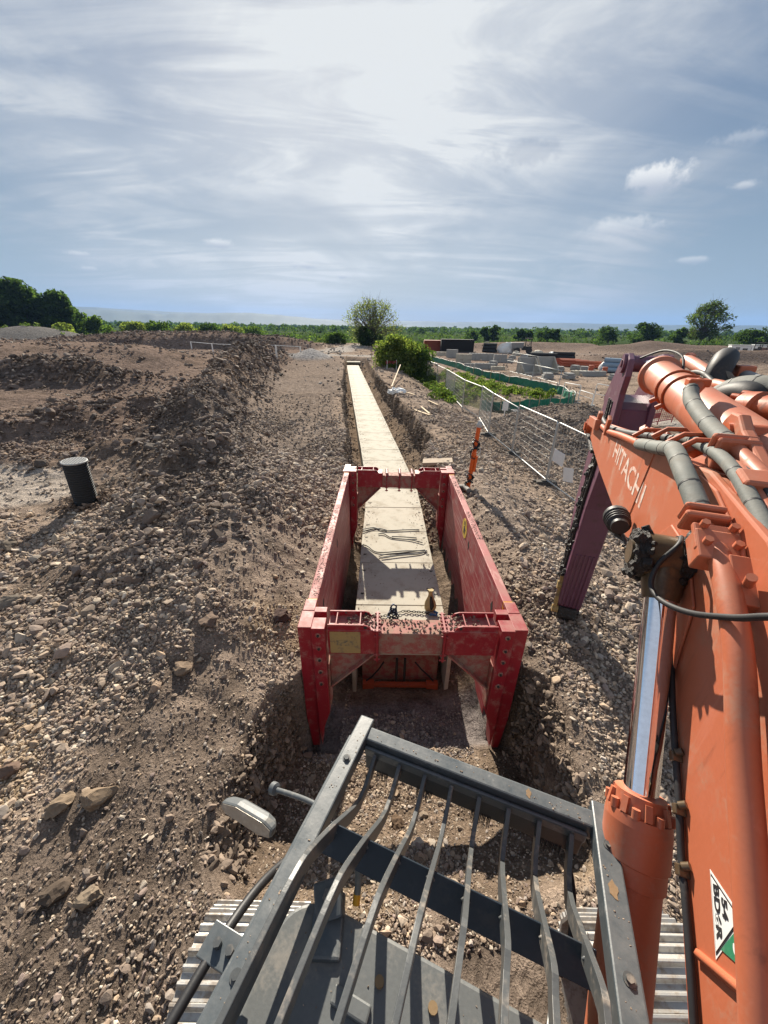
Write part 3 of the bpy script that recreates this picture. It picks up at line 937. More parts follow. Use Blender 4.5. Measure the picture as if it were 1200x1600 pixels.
# ------------------------------------------------------------------ box culvert
CUL_Z, CUL_W, CUL_H, CUL_P = -.85, 1.68, .95, 1.5
CUL_X = .87                      # centre line
def culvert_unit(first):
    t = thing('culvert_unit', 'x', 'culvert unit', group='precast units of the box culvert')
    w, h, l, k = CUL_W/2, CUL_H, CUL_P-.018, .12
    m = MB()
    if first:
        y0, kt = .30, .07
        h = 1.04
        m.box((0, (l+y0)/2, -kt/2), (2*w, l-y0, kt)); m.box((0, (l+y0)/2, -h+kt/2), (2*w, l-y0, kt))
        for s in (-1, 1): m.box((s*(w-kt/2), (l+y0)/2, -h/2), (kt, l-y0, h-2*kt-.002))
    else:
        m.box((0, l/2, -k/2), (2*w, l, k))
        for s in (-1, 1): m.box((s*(w-k/2), l/2, -h/2-k/2), (k, l, h-k-.002))
    m.build('shell', M['concrete'], t, .008)
    # cast-in lifting sockets, two at each side of the lid
    for s in (-1, 1):
        for yy in (.34, 1.16):
            q = MB().cyl((s*(w-.10), yy, .001), (s*(w-.10), yy, .004), .028, 12)
            q.cyl((s*(w-.10)+.035, yy+.01, .001), (s*(w-.10)+.035, yy+.01, .006), .014, 8)
            q.build('lifting_socket', M['dark'], t)
    return t
labs = ['pale culvert unit nearest the viewer, its open end facing the trench floor', 'culvert unit carrying the yellow sack and crossed by the shadow of the far strut', 'culvert unit on which the lower black sealing strips lie', 'culvert unit on which the upper black sealing strips lie', 'bare culvert unit just this side of the far strut', 'culvert unit passing under the far strut of the red shield', 'first culvert unit clear of the red shield']
c0 = culvert_unit(True)
c0.rotation_euler = (0, 0, -math.atan(.082)); c0.location = (float(cul_x(4.40)), 4.40, CUL_Z); c0['label'] = labs[0]
proto = culvert_unit(False)
for i in range(1, 36):
    jj = random.Random(i*13)
    yy_ = 4.40+i*CUL_P*(.9967 if i < 6 else 1.0)
    rz = (-math.atan(.082) if i < 5 else math.atan(.017))+jj.uniform(-.003, .003)
    loc = (float(cul_x(yy_))+jj.uniform(-.007, .007), yy_, CUL_Z+(.0015*i if i < 8 else .012)+jj.uniform(-.004, .004))
    lab = labs[i] if i < len(labs) else 'pale concrete culvert unit in the long straight row beyond the red shield'
    if i == 1: proto.location = loc; proto.rotation_euler = (0, 0, rz); proto['label'] = lab
    else: dup(proto, loc, rz, lab)
far_slab = MB().box((0, 2.4, -.1), (2.0, 4.6, .2)).box((0, 6.4, -.1), (2.2, 3.2, .2)).build('concrete_apron', M['concrete'], None, .01)
far_slab.location = (.70, 59.0, -.45)
tag(far_slab, 'pale concrete apron at the far end of the culvert row', 'concrete apron')
# orange spreader bar standing inside the open end, with props and a hose
sp = thing('pipe_spreader', 'orange bar with dark props standing inside the open culvert end', 'spreader', (float(cul_x(4.76)), 4.76, CUL_Z-1.04+.075), -math.atan(.082))
m = MB().bar((-.66, 0, .13), (.66, 0, .13), .07, .07)
for s in (-1, 1): m.prism([(s*.66, .06), (s*.46, .08), (s*.46, .20), (s*.66, .20)], -.05, .05, lambda a, b, t: (a, t, b))
m.build('cross_bar', worn('rusty_orange_bar', (.30, .055, .02), .6, dirt=(.12, .06, .04), amt=.4), sp, .005)
for xx in (-.07, .07): MB().cyl((xx, .05, .0), (xx, .05, .70), .022, 8).build('prop', M['dark'], sp)
MB().tube([(-.62, .02, .17), (-.5, .02, .3), (-.38, .0, .5), (-.30, -.02, .69)], .014, 6).build('hose', M['rubber'], sp)
MB().tube([(.60, .02, .17), (.5, .02, .32), (.36, .0, .5), (.24, -.02, .69)], .014, 6).build('hose', M['rubber'], sp)
MB().box((0, .22, .36), (1.35, .012, .70)).build('shutter', M['reddust'], sp)

# ------------------------------------------------------------------ trench shield
SH = thing('trench_shield', 'worn red steel trench shield standing around the culvert end', 'trench shield', BOX0, rot=(BOXTILT, 0, BOXYAW))
SHL = 5.45
def hex_bolt(m, p, d, r, h):
    m.cyl(p, Vector(p)+Vector(d)*h, r, 6)
def leg(side, y0, sgn, depth):
    """corner post: outer plate, proud inner flange with bolts, pointed foot; sgn -1 faces the viewer"""
    x0, x1, x2 = 1.06*side, 1.225*side, 1.39*side
    xz = lambda y: (lambda a, b, t: (a, y+t, b))
    m = MB()
    zb = -depth
    m.prism([(x1, 0), (x2, 0), (x2, zb+.62), (x2-.05*side, zb), (x1+.02*side, zb), (x1, zb+.5)], 0, .30, lambda a, b, t: (a, y0+t, b))
    o = m.build('corner_post', M['red'], SH, .006)
    m = MB()
    yf = y0-.035
    m.prism([(x0, .012), (x1-.004*side, .012), (x1-.004*side, zb+.35), (x1-.03*side, zb+.05), (x0+.10*side, zb+.42), (x0, zb+.75)], 0, .20, lambda a, b, t: (a, yf+t, b))
    f = m.build('slide_flange', M['red'], SH, .005)
    for z in (-.09, -.30, -.49, -.70, -.91):
        b = MB()
        b.cyl(((x0+x1)/2, yf+.012, z), ((x0+x1)/2, yf-.006, z), .034, 14)
        b.build('pin_hole', M['reddust'], f)
        b = MB()
        hex_bolt(b, ((x0+x1)/2, yf-.006, z), (0, -1, 0), .017, .016)
        b.build('bolt', M['dark'], f)
    # pale back edge of the flange lower down
    MB().box((x0-.012*side, y0+.10, -1.0), (.02, .16, .75)).build('guide_strip', M['reddust'], SH, .003)
    # top lug running back to the panel
    MB().box(((x1+x2)/2, y0+.42, -.035), (.15, .22, .07)).build('top_lug', M['red'], SH, .006)
    MB().box((x1-.07*side, y0+.33, -.06), (.16, .10, .12)).build('corner_block', M['red'], SH, .006)
def strut(y0, clamps, muddy):
    s = MB()
    s.box((0, y0+.16, -.275), (.84, .26, .33))
    o = s.build('strut', M['reddust'], SH, .008)
    for side in (-1, 1):
        a = MB()
        a.box((side*.72, y0+.15, -.23), (.62, .30, .38))
        arm = a.build('strut_arm', M['red'], SH, .006)
        # twin lifting rails on the arm with holes
        l = MB()
        for yy in (y0+.02, y0+.27):
            pts = [(side*.50, -.045), (side*.54, .015), (side*.60, .035), (side*1.03, .035), (side*1.03, -.045)]
            l.prism(pts, -.009, .009, lambda p, q, t, yy=yy: (p, yy+t, q))
        for xx in (.64, .93): l.bar((side*xx, y0+.02, .02), (side*xx, y0+.27, .02), .014, .014)
        l.build('lifting_rail', M['red'], arm, .002)
        for yy in (y0+.0095, y0+.2595): MB().cyl((side*.575, yy, .0), (side*.575, yy-.003, .0), .02, 12).build('rail_hole', M['dark'], arm)
        g = MB()
        g.prism([(side*1.035, -.42), (side*.45, -.42), (side*.45, -.45), (side*1.035, -1.06)], 0, .05, lambda p, q, t: (p, y0+.10+t, q))
        g.bar((side*.46, y0+.13, -.455), (side*1.03, y0+.13, -1.05), .20, .022, (0, 0, 1))
        g.build('gusset', M['reddust'], SH, .003)
    for cx in clamps:
        c = MB()
        c.box((cx, y0+.155, -.27), (.026, .36, .50))
        for zz in (-.5, -.42, -.12, -.04):
            for sx in (-1, 1): c.cyl((cx+sx*.013, y0-.005, zz), (cx+sx*.04, y0-.005, zz), .013, 6)
        for yy in np.linspace(y0+.01, y0+.31, 6):
            for sx in (-1, 1): c.cyl((cx+sx*.013, yy, -.035), (cx+sx*.036, yy, -.035), .013, 6)
        c.build('clamp_flange', M['red'], SH, .002)
leg(-1, 0.0, -1, 2.22); leg(1, 0.0, -1, 2.22)
strut(0.0, (-.43, .39), True)
leg(-1, SHL+.05, -1, 2.30); leg(1, SHL+.05, -1, 2.30)
strut(SHL+.05, (-.30, .02, .33), False)
for side in (-1, 1):
    p = MB()
    p.box((side*1.30, .56+(SHL-.62)/2, -1.14), (.13, SHL-.62, 2.24))
    pan = p.build('side_panel', M['redpanel'], SH, .012)
    if side > 0: pan['label'] = 'right side panel scraped with criss-cross scratches'
    MB().box((side*1.30, .545, -.075), (.125, .03, .12)).box((side*1.30, SHL-.045, -.075), (.125, .03, .12)).build('end_plate', M['yellow'], pan, .003)
    # lifting slots low in the panel
    s = MB()
    for yy in (.95, 2.7): s.prism([(-.05, 0), (0, .10), (.05, 0), (0, -.10)], 0, .004, lambda a, b, t, yy=yy: (side*(1.235-t), yy+a, -.42+b))
    s.build('slot', M['dark'], pan)
    # soil caught on the panel tops
    r9 = np.random.default_rng(5+side)
    yy = r9.uniform(.62, SHL-.15, 900)
    keep = fbm(yy, yy*0+side, .9, 3, 7) > .06
    yy = yy[keep]
    xx = side*1.30+r9.normal(0, .032, len(yy))
    p9, f9 = rock_protos(1, 8, 34)
    q = scatter('caught_soil', np.stack([xx, yy, np.full(len(yy), -.019)], 1), r9.uniform(.003, .011, len(yy)), np.array([.36, .27, .225])*r9.uniform(.6, 1.3, (len(yy), 1)), p9, f9, 4, sink=.55)
    q.parent = pan; q['kind'] = 'stuff'
MB().prism([(-.185, -.06), (.185, -.06), (.185, -.40), (-.185, -.40)], -.004, 0, lambda a, b, t: (-.82+a, -.001+t, b)).build('sticker', M['sticker'], SH)
MB().box((-.80, -.0065, -.235), (.25, .003, .085)).build('sticker_smudge', worn('sticker_ink', (.10, .095, .075), .6, dirt=(.33, .23, .10), amt=.95, scale=22), SH)
yd = MB().cyl((1.234, 3.15, -.30), (1.23, 3.15, -.30), .20, 32).build('warning_disc', worn('yellow_disc', (.62, .40, .03), .5, dirt=(.4, .2, .1), amt=.35, scale=9), SH)
ym = MB()
ym.prism([(-.05, -.11), (.05, -.11), (.055, .02), (.0, .05), (-.055, .02)], 0, .003, lambda a, b, t: (1.2295-t, 3.15+a, -.30+b))
ym.cyl((1.2295, 3.15, -.19), (1.2265, 3.15, -.19), .045, 14)
ym.prism([(-.12, .0), (-.05, .03), (-.05, -.02)], 0, .003, lambda a, b, t: (1.2295-t, 3.15+a, -.30+b))
ym.build('warning_mark', M['dark'], yd)
# soil heaped on the near strut
q = []
r_ = np.random.default_rng(15)
pp, ff = rock_protos(1, 8, 33)
n = 300
xs = np.concatenate([r_.normal(-.60, .14, n//3), r_.normal(-.0, .22, n//3), r_.normal(.60, .16, n-2*(n//3))])
xs = np.clip(xs, -1.0, 1.0)
ys = r_.uniform(.04, .29, n)
zs = np.where(np.abs(xs) > .42, -.04, -.112)+np.abs(r_.normal(0, .018, n))
ss = r_.uniform(.005, .022, n)
o = scatter('heaped_soil', np.stack([xs, ys, zs], 1), ss, np.array([.20, .155, .12])*r_.uniform(.5, 1.5, (n, 1)), pp, ff, 4)
o.parent = SH; o['kind'] = 'stuff'

# ------------------------------------------------------------------ things lying on the culvert
def cz(px, py, dz=0.0):
    p = at(px, py, CUL_Z+.012)
    p.z += dz
    return p
strips = [([(566, 828), (578, 826), (586, 825), (600, 830), (630, 829), (655, 828)], 'longest upper sealing strip, black and kinked at its left end, on the culvert'),
          ([(567, 832), (575, 829), (590, 826), (604, 829)], 'short black sealing strip tucked under the kinked upper one'),
          ([(591, 835), (600, 835), (612, 841), (640, 844), (660, 849)], 'black sealing strip slanting down between the upper and lower pairs'),
          ([(612, 839), (630, 840), (651, 841)], 'short straight black sealing strip above the slanting one'),
          ([(567, 852), (575, 855), (585, 862), (600, 864), (630, 862), (667, 861)], 'long lower black sealing strip bowed at its left end on the culvert'),
          ([(592, 870), (604, 867), (630, 864), (664, 860)], 'upper one of the two crossed black strips nearest the near strut'),
          ([(596, 873), (625, 869), (655, 866), (666, 862)], 'black strip nearest the near strut, lowest of all'),
          ]
for pts, lab in strips:
    m = MB()
    P = [cz(x, y, .016+.006*math.sin(i*2.1)) for i, (x, y) in enumerate(pts)]
    # round the strip off between the surveyed bends
    Q = []
    for i in range(len(P)-1):
        a0, a, b, b0 = P[max(i-1, 0)], P[i], P[i+1], P[min(i+2, len(P)-1)]
        for t in (0, .25, .5, .75):
            Q.append(.5*((2*a)+(b-a0)*t+(2*a0-5*a+4*b-b0)*t*t+(3*a-a0-3*b+b0)*t**3))
    Q.append(P[-1])
    m.tube(Q, .0135, 6)
    tag(m.build('sealing_strip', M['rubber']), lab, 'strip', 'black sealing strips on the culvert')

def chain_links(pts, pitch, r, wire, name, mat, parent=None):
    """a real chain: alternate links turned by a quarter"""
    P = [Vector(p) for p in pts]
    out = MB()
    acc, path = 0, [P[0]]
    for a, b in zip(P[:-1], P[1:]):
        n = max(1, int((b-a).length/pitch))
        for k in range(1, n+1): path.append(a+(b-a)*(k/n))
    for i in range(len(path)-1):
        a, b = path[i], path[i+1]
        d = (b-a).normalized()
        u = d.cross(Vector((0, 0, 1)) if abs(d.z) < .9 else Vector((1, 0, 0))).normalized()
        w = d.cross(u)
        s = u*.8+w*.6 if i % 2 else w*.8-u*.6
        c = (a+b)/2
        ring = []
        for k in range(10):
            an = 2*math.pi*k/10
            ring.append(c+d*(math.cos(an)*pitch*.72)+s*(math.sin(an)*r))
        ring.append(ring[0]); ring.append(ring[1])
        out.tube(ring, wire, 5, cap=False)
    return out.build(name, mat, parent)
ch = thing('lifting_chain', 'dark lifting chain heaped on the culvert lid with a blue hook end', 'chain', cz(614, 965))
loc = Vector(ch.location)
heap_pts = []
rr = random.Random(3)
for k in range(34):
    a = k*1.15
    heap_pts.append(Vector((.11*math.cos(a)*(1-k/60), .09*math.sin(a)*(1-k/60), .02+.0055*k+rr.uniform(-.01, .01))))
chain_links(heap_pts, .045, .020, .008, 'chain', worn('black_blue_chain', (.022, .032, .06), .4, .4, amt=.2), ch)
tail = [Vector(cz(x, y, .02))-loc for x, y in ((622, 958), (632, 956), (645, 957), (660, 958), (672, 960))]
chain_links(tail, .045, .018, .007, 'chain', M['dark'], ch)
tail = [Vector(cz(x, y, .02))-loc for x, y in ((604, 963), (592, 965), (580, 966))]
chain_links(tail, .045, .018, .007, 'chain', M['dark'], ch)
e = Vector(cz(676, 962, .03))-loc
MB().tube([e+Vector((-.06, 0, .0)), e, e+Vector((.06, -.03, .0)), e+Vector((.09, .03, .01)), e+Vector((.03, .06, .02))], .022, 8).build('hook', M['blue'], ch)
MB().tube([Vector((-.02, -.02, .17)), Vector((-.05, .0, .24)), Vector((.0, .04, .28)), Vector((.06, .03, .24)), Vector((.05, -.01, .17))], .016, 8).build('shackle', worn('dark_blue_steel', (.03, .05, .10), .4, .4, amt=.2), ch)
# tied sack
sk = thing('sealant_sack', 'half empty tan sack with a twisted dark neck standing on the culvert', 'sack', cz(672, 952))
m = MB()
pts, rs = [], []
for t, r in ((0, .085), (.03, .105), (.10, .108), (.18, .095), (.25, .068), (.31, .045), (.36, .036), (.40, .042), (.44, .060)):
    pts.append(Vector((-.01*t*4, .05*t, t))); rs.append(r)
vsets = MB()
vsets.tube(pts, rs, 14)
for i, p in enumerate(vsets.v):
    k = 1+.10*float(vnoise(np.array([p[0]*22]), np.array([p[2]*15+p[1]*22]), 3)[0])
    vsets.v[i] = (p[0]*k*1.05, p[1]*k*.8, p[2])
vsets.build('bag', M['sack'], sk)
MB().tube([(0, -.075, .06), (.012, -.082, .14), (.0, -.066, .22), (-.012, -.03, .32)], [.02, .042, .034, .02], 8).build('wet_patch', M['dark'], sk)
MB().tube([(-.03, -.0, .42), (-.09, -.02, .47), (-.10, .0, .50), (-.03, .02, .47), (.02, .03, .49), (.05, .03, .46)], .008, 6).build('tie', M['dark'], sk)

# ------------------------------------------------------------------ riser pipe on the left
p = on_ground(136, 786)
rp = thing('riser_pipe', 'black corrugated riser pipe leaning beside a pale gravel patch, capped with a white grid', 'pipe', (p.x, p.y, p.z-.12), rot=(R(2), R(2.5), R(10)))
prof = []
for k in range(21):
    z = k*.056
    prof += [(z, .232), (z+.008, .248), (z+.034, .248), (z+.042, .232)]
prof.append((21*.056, .232))
MB().lathe((0, 0, 0), (0, 0, 1), prof, 32).build('pipe_wall', M['pipeblack'], rp)
m = MB()
zt = 21*.056
m.cyl((0, 0, zt), (0, 0, zt+.012), .255, 28)
cap = m.build('cap', M['dark'], rp)
g = MB()
for k in range(-5, 6):
    h = math.sqrt(max(.0, .246**2-(k*.058)**2))
    g.box((k*.058, 0, zt+.03), (.018, 2*h, .034)); g.box((0, k*.058, zt+.0335), (2*h, .018, .034))
ring = [(.246*math.cos(a), .246*math.sin(a), zt+.03) for a in np.linspace(0, 2*math.pi, 33)]
g.tube(ring, .02, 6, cap=False)
g.build('grid', worn('pale_grid', (.36, .36, .35), .6, dirt=(.3, .27, .22), amt=.3), rp)

# ------------------------------------------------------------------ orange post with chains
b = on_ground(730, 767)
post = thing('marker_post', 'bright orange post leaning right of the far strut, with dark chains and a grey cap', 'post', (b.x, b.y, b.z-.05), rot=(R(0), R(3.5), R(0)))
PH = 1.78
m = MB().lathe((0, 0, 0), (0, 0, 1), [(0, .055), (PH*.52, .055), (PH*.53, .062), (PH*.60, .062), (PH*.61, .05), (PH*.95, .05), (PH*.96, .05)], 16)
m.build('shaft', M['orangepost'], post)
MB().lathe((0, 0, PH*.96), (0, 0, 2), [(0, .058), (.06, .062), (.10, .05), (.15, .035)], 16).build('cap', M['galv'], post)
MB().box((.055, -.05, .80), (.06, .05, .4)).build('grip_plate', M['orangepost'], post, .005)
for z0 in (.32, 1.18):
    pts = []
    rr = random.Random(int(z0*100))
    for k in range(40):
        a = k*.9
        pts.append(Vector((.085*math.cos(a)+rr.uniform(-.02, .02), .085*math.sin(a)+rr.uniform(-.02, .02), z0+.16*math.sin(k*.37)+.10*math.cos(k*.21))))
    chain_links(pts, .05, .022, .009, 'chain', worn('black_chain_%d' % int(z0*100), (.025, .03, .036), .4, .5, amt=.2), post)
MB().tube([(.05, -.05, 1.25), (.11, -.06, 1.22), (.13, -.05, 1.10), (.09, -.06, 1.02)], .014, 6).build('hook', M['galv'], post)

# grey sling left on the ground at the far right corner of the shield
a = [on_ground(x, y) for x, y in ((712, 770), (718, 765), (726, 766), (732, 772))]
m = MB().tube([q+Vector((0, 0, .09)) for q in a], [.06, .075, .075, .06], 10)
tag(m.build('lifting_sling', worn('grey_sling', (.17, .165, .155), .8, amt=.4, scale=14)), 'grey lifting sling slumped behind the far right corner of the shield', 'sling')
# slab beside the trench
pc = at(681, 726, .02)
zc = max(gh(pc.x+dx, pc.y+dy) for dx, dy in ((.25, .2), (.35, -.2), (0, 0)))
sl = MB().box((0, 0, 0), (.95, .60, .09)).build('concrete_slab', worn('earthy_slab', (.30, .235, .175), .9, amt=.4, scale=8), None, .006, (pc.x+.05, pc.y, zc+.03), (R(-4), R(-5), R(-12)))
tag(sl, 'thin pale slab lying on the ground beyond the far right corner of the shield', 'slab')
# battens and rubbish on the bank right of the trench
def batten(p0, p1, w, lab):
    a, b = on_ground(*p0)+Vector((0, 0, .05)), on_ground(*p1)+Vector((0, 0, .05))
    tag(MB().bar(a, b, w, .04).build('batten', M['wood'], None, .003), lab, 'timber', 'loose battens on the bank')
batten((648, 642), (671, 650), .14, 'pale batten lying on the bank, longer one of the crossed pair')
batten((658, 637), (671, 648), .10, 'pale batten lying on the bank, shorter one of the crossed pair')
batten((628, 612), (648, 618), .12, 'pale batten beside the white rag on the bank')
batten((669, 627), (684, 634), .12, 'pale batten at the foot of the bramble bank')
batten((727, 660), (740, 661), .12, 'short pale batten on the bare soil left of the orange post')
w = on_ground(620, 614)
pr, fr = rock_protos(2, 3, 70)
v_, f_ = ico(4)
nn_ = np.array([float(vnoise(np.array([a*3.1+c*2]), np.array([b*3.1-c*2.7]), 8)[0])+.5*float(vnoise(np.array([a*8+c*5]), np.array([b*8-c*6]), 9)[0]) for a, b, c in v_])
o = fast_mesh('white_rag', v_*(1+1.0*nn_)[:, None]*np.array([.48, .34, .20]), f_, M['white'])
o.location = w+Vector((0, 0, .1))
tag(o, 'crumpled white rag on the bank right of the culvert', 'rag')

# ------------------------------------------------------------------ mesh fence panels
def fence_panel(a, b, hgt, lab, foot=True):
    a, b = Vector(a), Vector(b)
    d = b-a
    L = math.hypot(d.x, d.y)
    t = thing('mesh_fence_panel', lab, 'fence panel', a, group='mesh fence panels along the ditch', rot=(0, 0, math.atan2(d.y, d.x)))
    k = d.z
    f = MB()
    r = .023
    f.tube([(.03, 0, .06), (.03, 0, hgt-.06), (.06, 0, hgt-.02), (.10, 0, hgt), (L-.10, 0, k+hgt), (L-.06, 0, k+hgt-.02), (L-.03, 0, k+hgt-.06), (L-.03, 0, k+.06)], r, 8)
    f.tube([(.03, 0, .16), (L-.03, 0, k+.16)], r*.9, 8)
    f.build('frame', M['galv'], t)
    w = MB()
    n = int(L/.11)
    for i in range(1, n):
        x = L*i/n
        w.tube([(x, 0, .16+k*x/L), (x, 0, hgt-.02+k*x/L)], .0036, 3, cap=False)
    for j in range(1, 8):
        z = .16+(hgt-.18)*j/8
        w.tube([(.03, 0, z), (L-.03, 0, z+k)], .0036, 3, cap=False)
    w.build('wire_mesh', M['galv'], t)
    if foot:
        q = MB()
        q.box((0, 0, .06), (.26, .72, .13), None, .86)
        q.box((0, 0, .14), (.12, .3, .03))
        q.build('foot_block', worn('foot_block_rubber', (.05, .048, .045), .85, dirt=(.2, .16, .13), amt=.4) if 'foot_block_rubber' not in bpy.data.materials else bpy.data.materials['foot_block_rubber'], t, .01)
    return t
base = [(925, 812), (852, 757), (799, 711), (762, 681), (748, 656), (722, 640), (708, 624), (696, 608), (682, 598), (667, 590), (648, 582), (624, 575)]
hts = [1.95, 1.95, 1.85, 1.85, 1.8, 1.8, 1.8, 1.8, 1.9, 1.9, 1.9]
flab = ['mesh fence panel partly behind the boom, carrying the white notices', 'nearest fully visible mesh fence panel, with a dark foot block at its near post', 'mesh fence panel second beyond the dark foot block', 'short angled mesh fence panel seen nearly end on', 'mesh fence panel behind the orange post, in front of the brambles', 'mesh fence panel on the bramble bank, seen edge on', 'sagging mesh fence panel half way up the bramble bank', 'mesh fence panel at the steep bend in the fence line', 'mesh fence panel over the dark bramble clump', 'mesh fence panel below the round bush', 'farthest mesh fence panel, at the foot of the round bush']
bp_ = [on_ground(x, y, -.4) for x, y in base]
for i in range(len(bp_)-1):
    fence_panel(bp_[i], bp_[i+1], hts[i], flab[i], i in (0, 1, 2, 3))
d = (bp_[0]-bp_[1]); 
def notice(frac, z, w, h, tilt, lab):
    p = bp_[1]+d*frac+Vector((-.03, -.04, z))
    o = MB().box((0, 0, 0), (w, .008, h)).build('notice_board', M['white'], None, .002, p, (0, R(tilt), math.atan2(d.y, d.x)))
    tag(o, lab, 'notice')
notice(.16, 1.02, .55, .38, 3, 'white notice board wired to the near mesh fence, upper one')
notice(.42, .72, .45, .40, -14, 'white notice board hanging askew on the near mesh fence, lower one')
q = on_ground(787, 655, -.7)
tag(MB().box((0, 0, .55), (.30, .03, .45)).box((0, .02, .2), (.05, .03, .9)).build('notice_board', M['white'], None, .003, q), 'small white sign on a stake near the green silt fence', 'notice')

# ------------------------------------------------------------------ silt fence
pts = [(654, 556), (672, 562), (690, 568), (712, 575), (735, 583), (757, 590), (780, 595), (805, 600), (832, 606), (856, 612), (876, 618), (890, 624), (896, 630), (890, 635), (868, 638), (840, 640), (815, 641), (790, 641), (768, 641), (752, 640)]
P = [on_ground(x, y, -.7) for x, y in pts]
sf = thing('silt_fence', 'green fabric silt fence looping round the weedy ditch', 'silt fence', P[5])
o0 = P[5]
m = MB()
Q = []
for i in range(len(P)-1):
    for t in np.linspace(0, 1, 6)[:-1]: Q.append(P[i]+(P[i+1]-P[i])*t)
Q.append(P[-1])
vs, fs = [], []
for i, q in enumerate(Q):
    z = gh(q.x, q.y)
    w = .06*math.sin(i*1.9)
    for h, k in ((-.1, 0), (.3, 1), (.66+.05*math.sin(i*.9), .3)):
        vs.append((q.x-o0.x+w*k, q.y-o0.y+w*k*.6, z+h-o0.z))
for i in range(len(Q)-1):
    for k in range(2): fs.append((i*3+k, i*3+3+k, i*3+4+k, i*3+1+k))
m.add(vs, fs)
fo = m.build('fabric', M['green'], sf)
so_ = fo.modifiers.new('thick', 'SOLIDIFY'); so_.thickness = .006
for i, q in enumerate(Q):
    if i % 3 == 0:
        z = gh(q.x, q.y)
        MB().box((q.x-o0.x, q.y-o0.y-.03, z+.42-o0.z), (.045, .045, .95)).build('stake', M['wood'] if i % 2 else M['greypost'], sf)
# white rope along its top
top = [(q.x-o0.x, q.y-o0.y-.02, gh(q.x, q.y)+.70+.05*math.sin(i*.9)-o0.z) for i, q in enumerate(Q)]
MB().tube(top[:66], .018, 5).build('rope', M['white'], sf)

# ------------------------------------------------------------------ hooped pedestrian barriers
def barrier(p0, p1, h, lab):
    a, b = on_ground(*p0, -.7), on_ground(*p1, -.7)
    d = b-a; L = math.hypot(d.x, d.y)
    t = thing('hooped_barrier', lab, 'barrier', a, math.atan2(d.y, d.x), 'white hooped barriers by the path')
    MB().tube([(0, 0, 0), (0, 0, h-.1), (.04, 0, h-.03), (.12, 0, h), (L-.12, 0, h+d.z), (L-.04, 0, h-.03+d.z), (L, 0, h-.1+d.z), (L, 0, d.z)], .028, 8).build('hoop', M['white'], t)
    MB().tube([(0, 0, h*.55), (L, 0, h*.55+d.z)], .02, 8).build('mid_rail', M['white'], t)
    f = MB()
    for x, z in ((0, 0), (L, d.z)): f.box((x, 0, z+.02), (.08, .55, .04))
    f.build('foot', M['galv'], t, .004)
barrier((877, 624), (902, 630), 1.25, 'white hooped barrier just beyond the end of the silt fence loop')
barrier((925, 634), (952, 640), 1.5, 'white hooped barrier nearest the maroon digger arm')
barrier((903, 626), (924, 633), .75, 'low white barrier between the two hooped ones')
# red barrier behind the boom
a, b = on_ground(1003, 668, -.7), on_ground(1048, 662, -.7)
rb = thing('mesh_barrier', 'red plastic mesh barrier seen in the gap between boom and arm cylinder', 'barrier', a, math.atan2(b.y-a.y, b.x-a.x))
L = math.hypot(b.x-a.x, b.y-a.y)
MB().tube([(0, 0, 0), (0, 0, 1.0), (L, 0, 1.0), (L, 0, 0)], .03, 6).tube([(0, 0, .2), (L, 0, .2)], .03, 6).tube([(L/2, 0, 0), (L/2, 0, 1)], .03, 6).build('frame', M['red'], rb)
m = MB()
for k in range(1, 14): m.box((L*k/14, 0, .6), (.02, .01, .8))
for k in range(1, 7): m.box((L/2, .008, .2+.8*k/7), (L, .01, .02))
m.box((L*.3, -.015, .55), (L*.35, .01, .3))
m.build('infill', M['red'], rb)
m = MB().box((L*.08, -.03, .75), (L*.14, .02, .3)).build('white_plate', M['white'], rb)
# pallets by the silt fence
def pallet(px, py, rot, lab, mat='wood', tilt=0):
    p = on_ground(px, py, -.7)
    m = MB()
    for k in range(6): m.box((0, -.5+k*.2, .13), (1.1, .13, .025))
    for k in (-1, 0, 1): m.box((k*.5, 0, .065), (.1, 1.1, .10))
    tag(m.build('pallet', M[mat], None, .004, p, (R(tilt), 0, R(rot))), lab, 'pallet')
pallet(815, 646, 20, 'grey weathered pallet lying against the silt fence', 'greypost', 8)
pallet(835, 648, 12, 'weathered pallet half under the pale boards', 'greypost', 4)
for i, (p0, p1, lab) in enumerate((((845, 640), (857, 645), 'pale board, left one of the three beside the pallets'), ((852, 637), (864, 642), 'pale board, middle one of the three beside the pallets'), ((862, 635), (869, 640), 'pale board, right one of the three beside the pallets'))):
    a, b = on_ground(*p0, -.6), on_ground(*p1, -.6)
    tag(MB().bar(a+Vector((0, 0, .22)), b+Vector((0, 0, .08)), .28, .04).build('board', M['wood'], None, .003), lab, 'board', 'pale boards by the pallets')
# ------------------------------------------------------------------ excavator
# measured in the machine's own frame: r to the right of the cab centre, f forward, z up
EXA = R(-26.0)
_sd = Vector((math.sin(R(26)), math.cos(R(26)), 0)); _sn = Vector((_sd.y, -_sd.x, 0))
EXO = _sn*.93-_sd*1.0
EX = thing('excavator', 'orange excavator with maroon arm and grey guarded cab, in the foreground beside the trench', 'excavator', EXO, EXA)
XE = Matrix.Translation((-.93, 1.0, 0))
def XB(): return MB(XE)
def rf(t_): return lambda a, b, t: (t, a, b)      # outline in (f, z), extruded along r
def spline(pts, n=6):
    P = [Vector(p) for p in pts]
    Q = []
    for i in range(len(P)-1):
        a0, a, b, b0 = P[max(i-1, 0)], P[i], P[i+1], P[min(i+2, len(P)-1)]
        for k in range(n):
            t = k/n
            Q.append(.5*((2*a)+(b-a0)*t+(2*a0-5*a+4*b-b0)*t*t+(3*a-a0-3*b+b0)*t**3))
    Q.append(P[-1])
    return Q
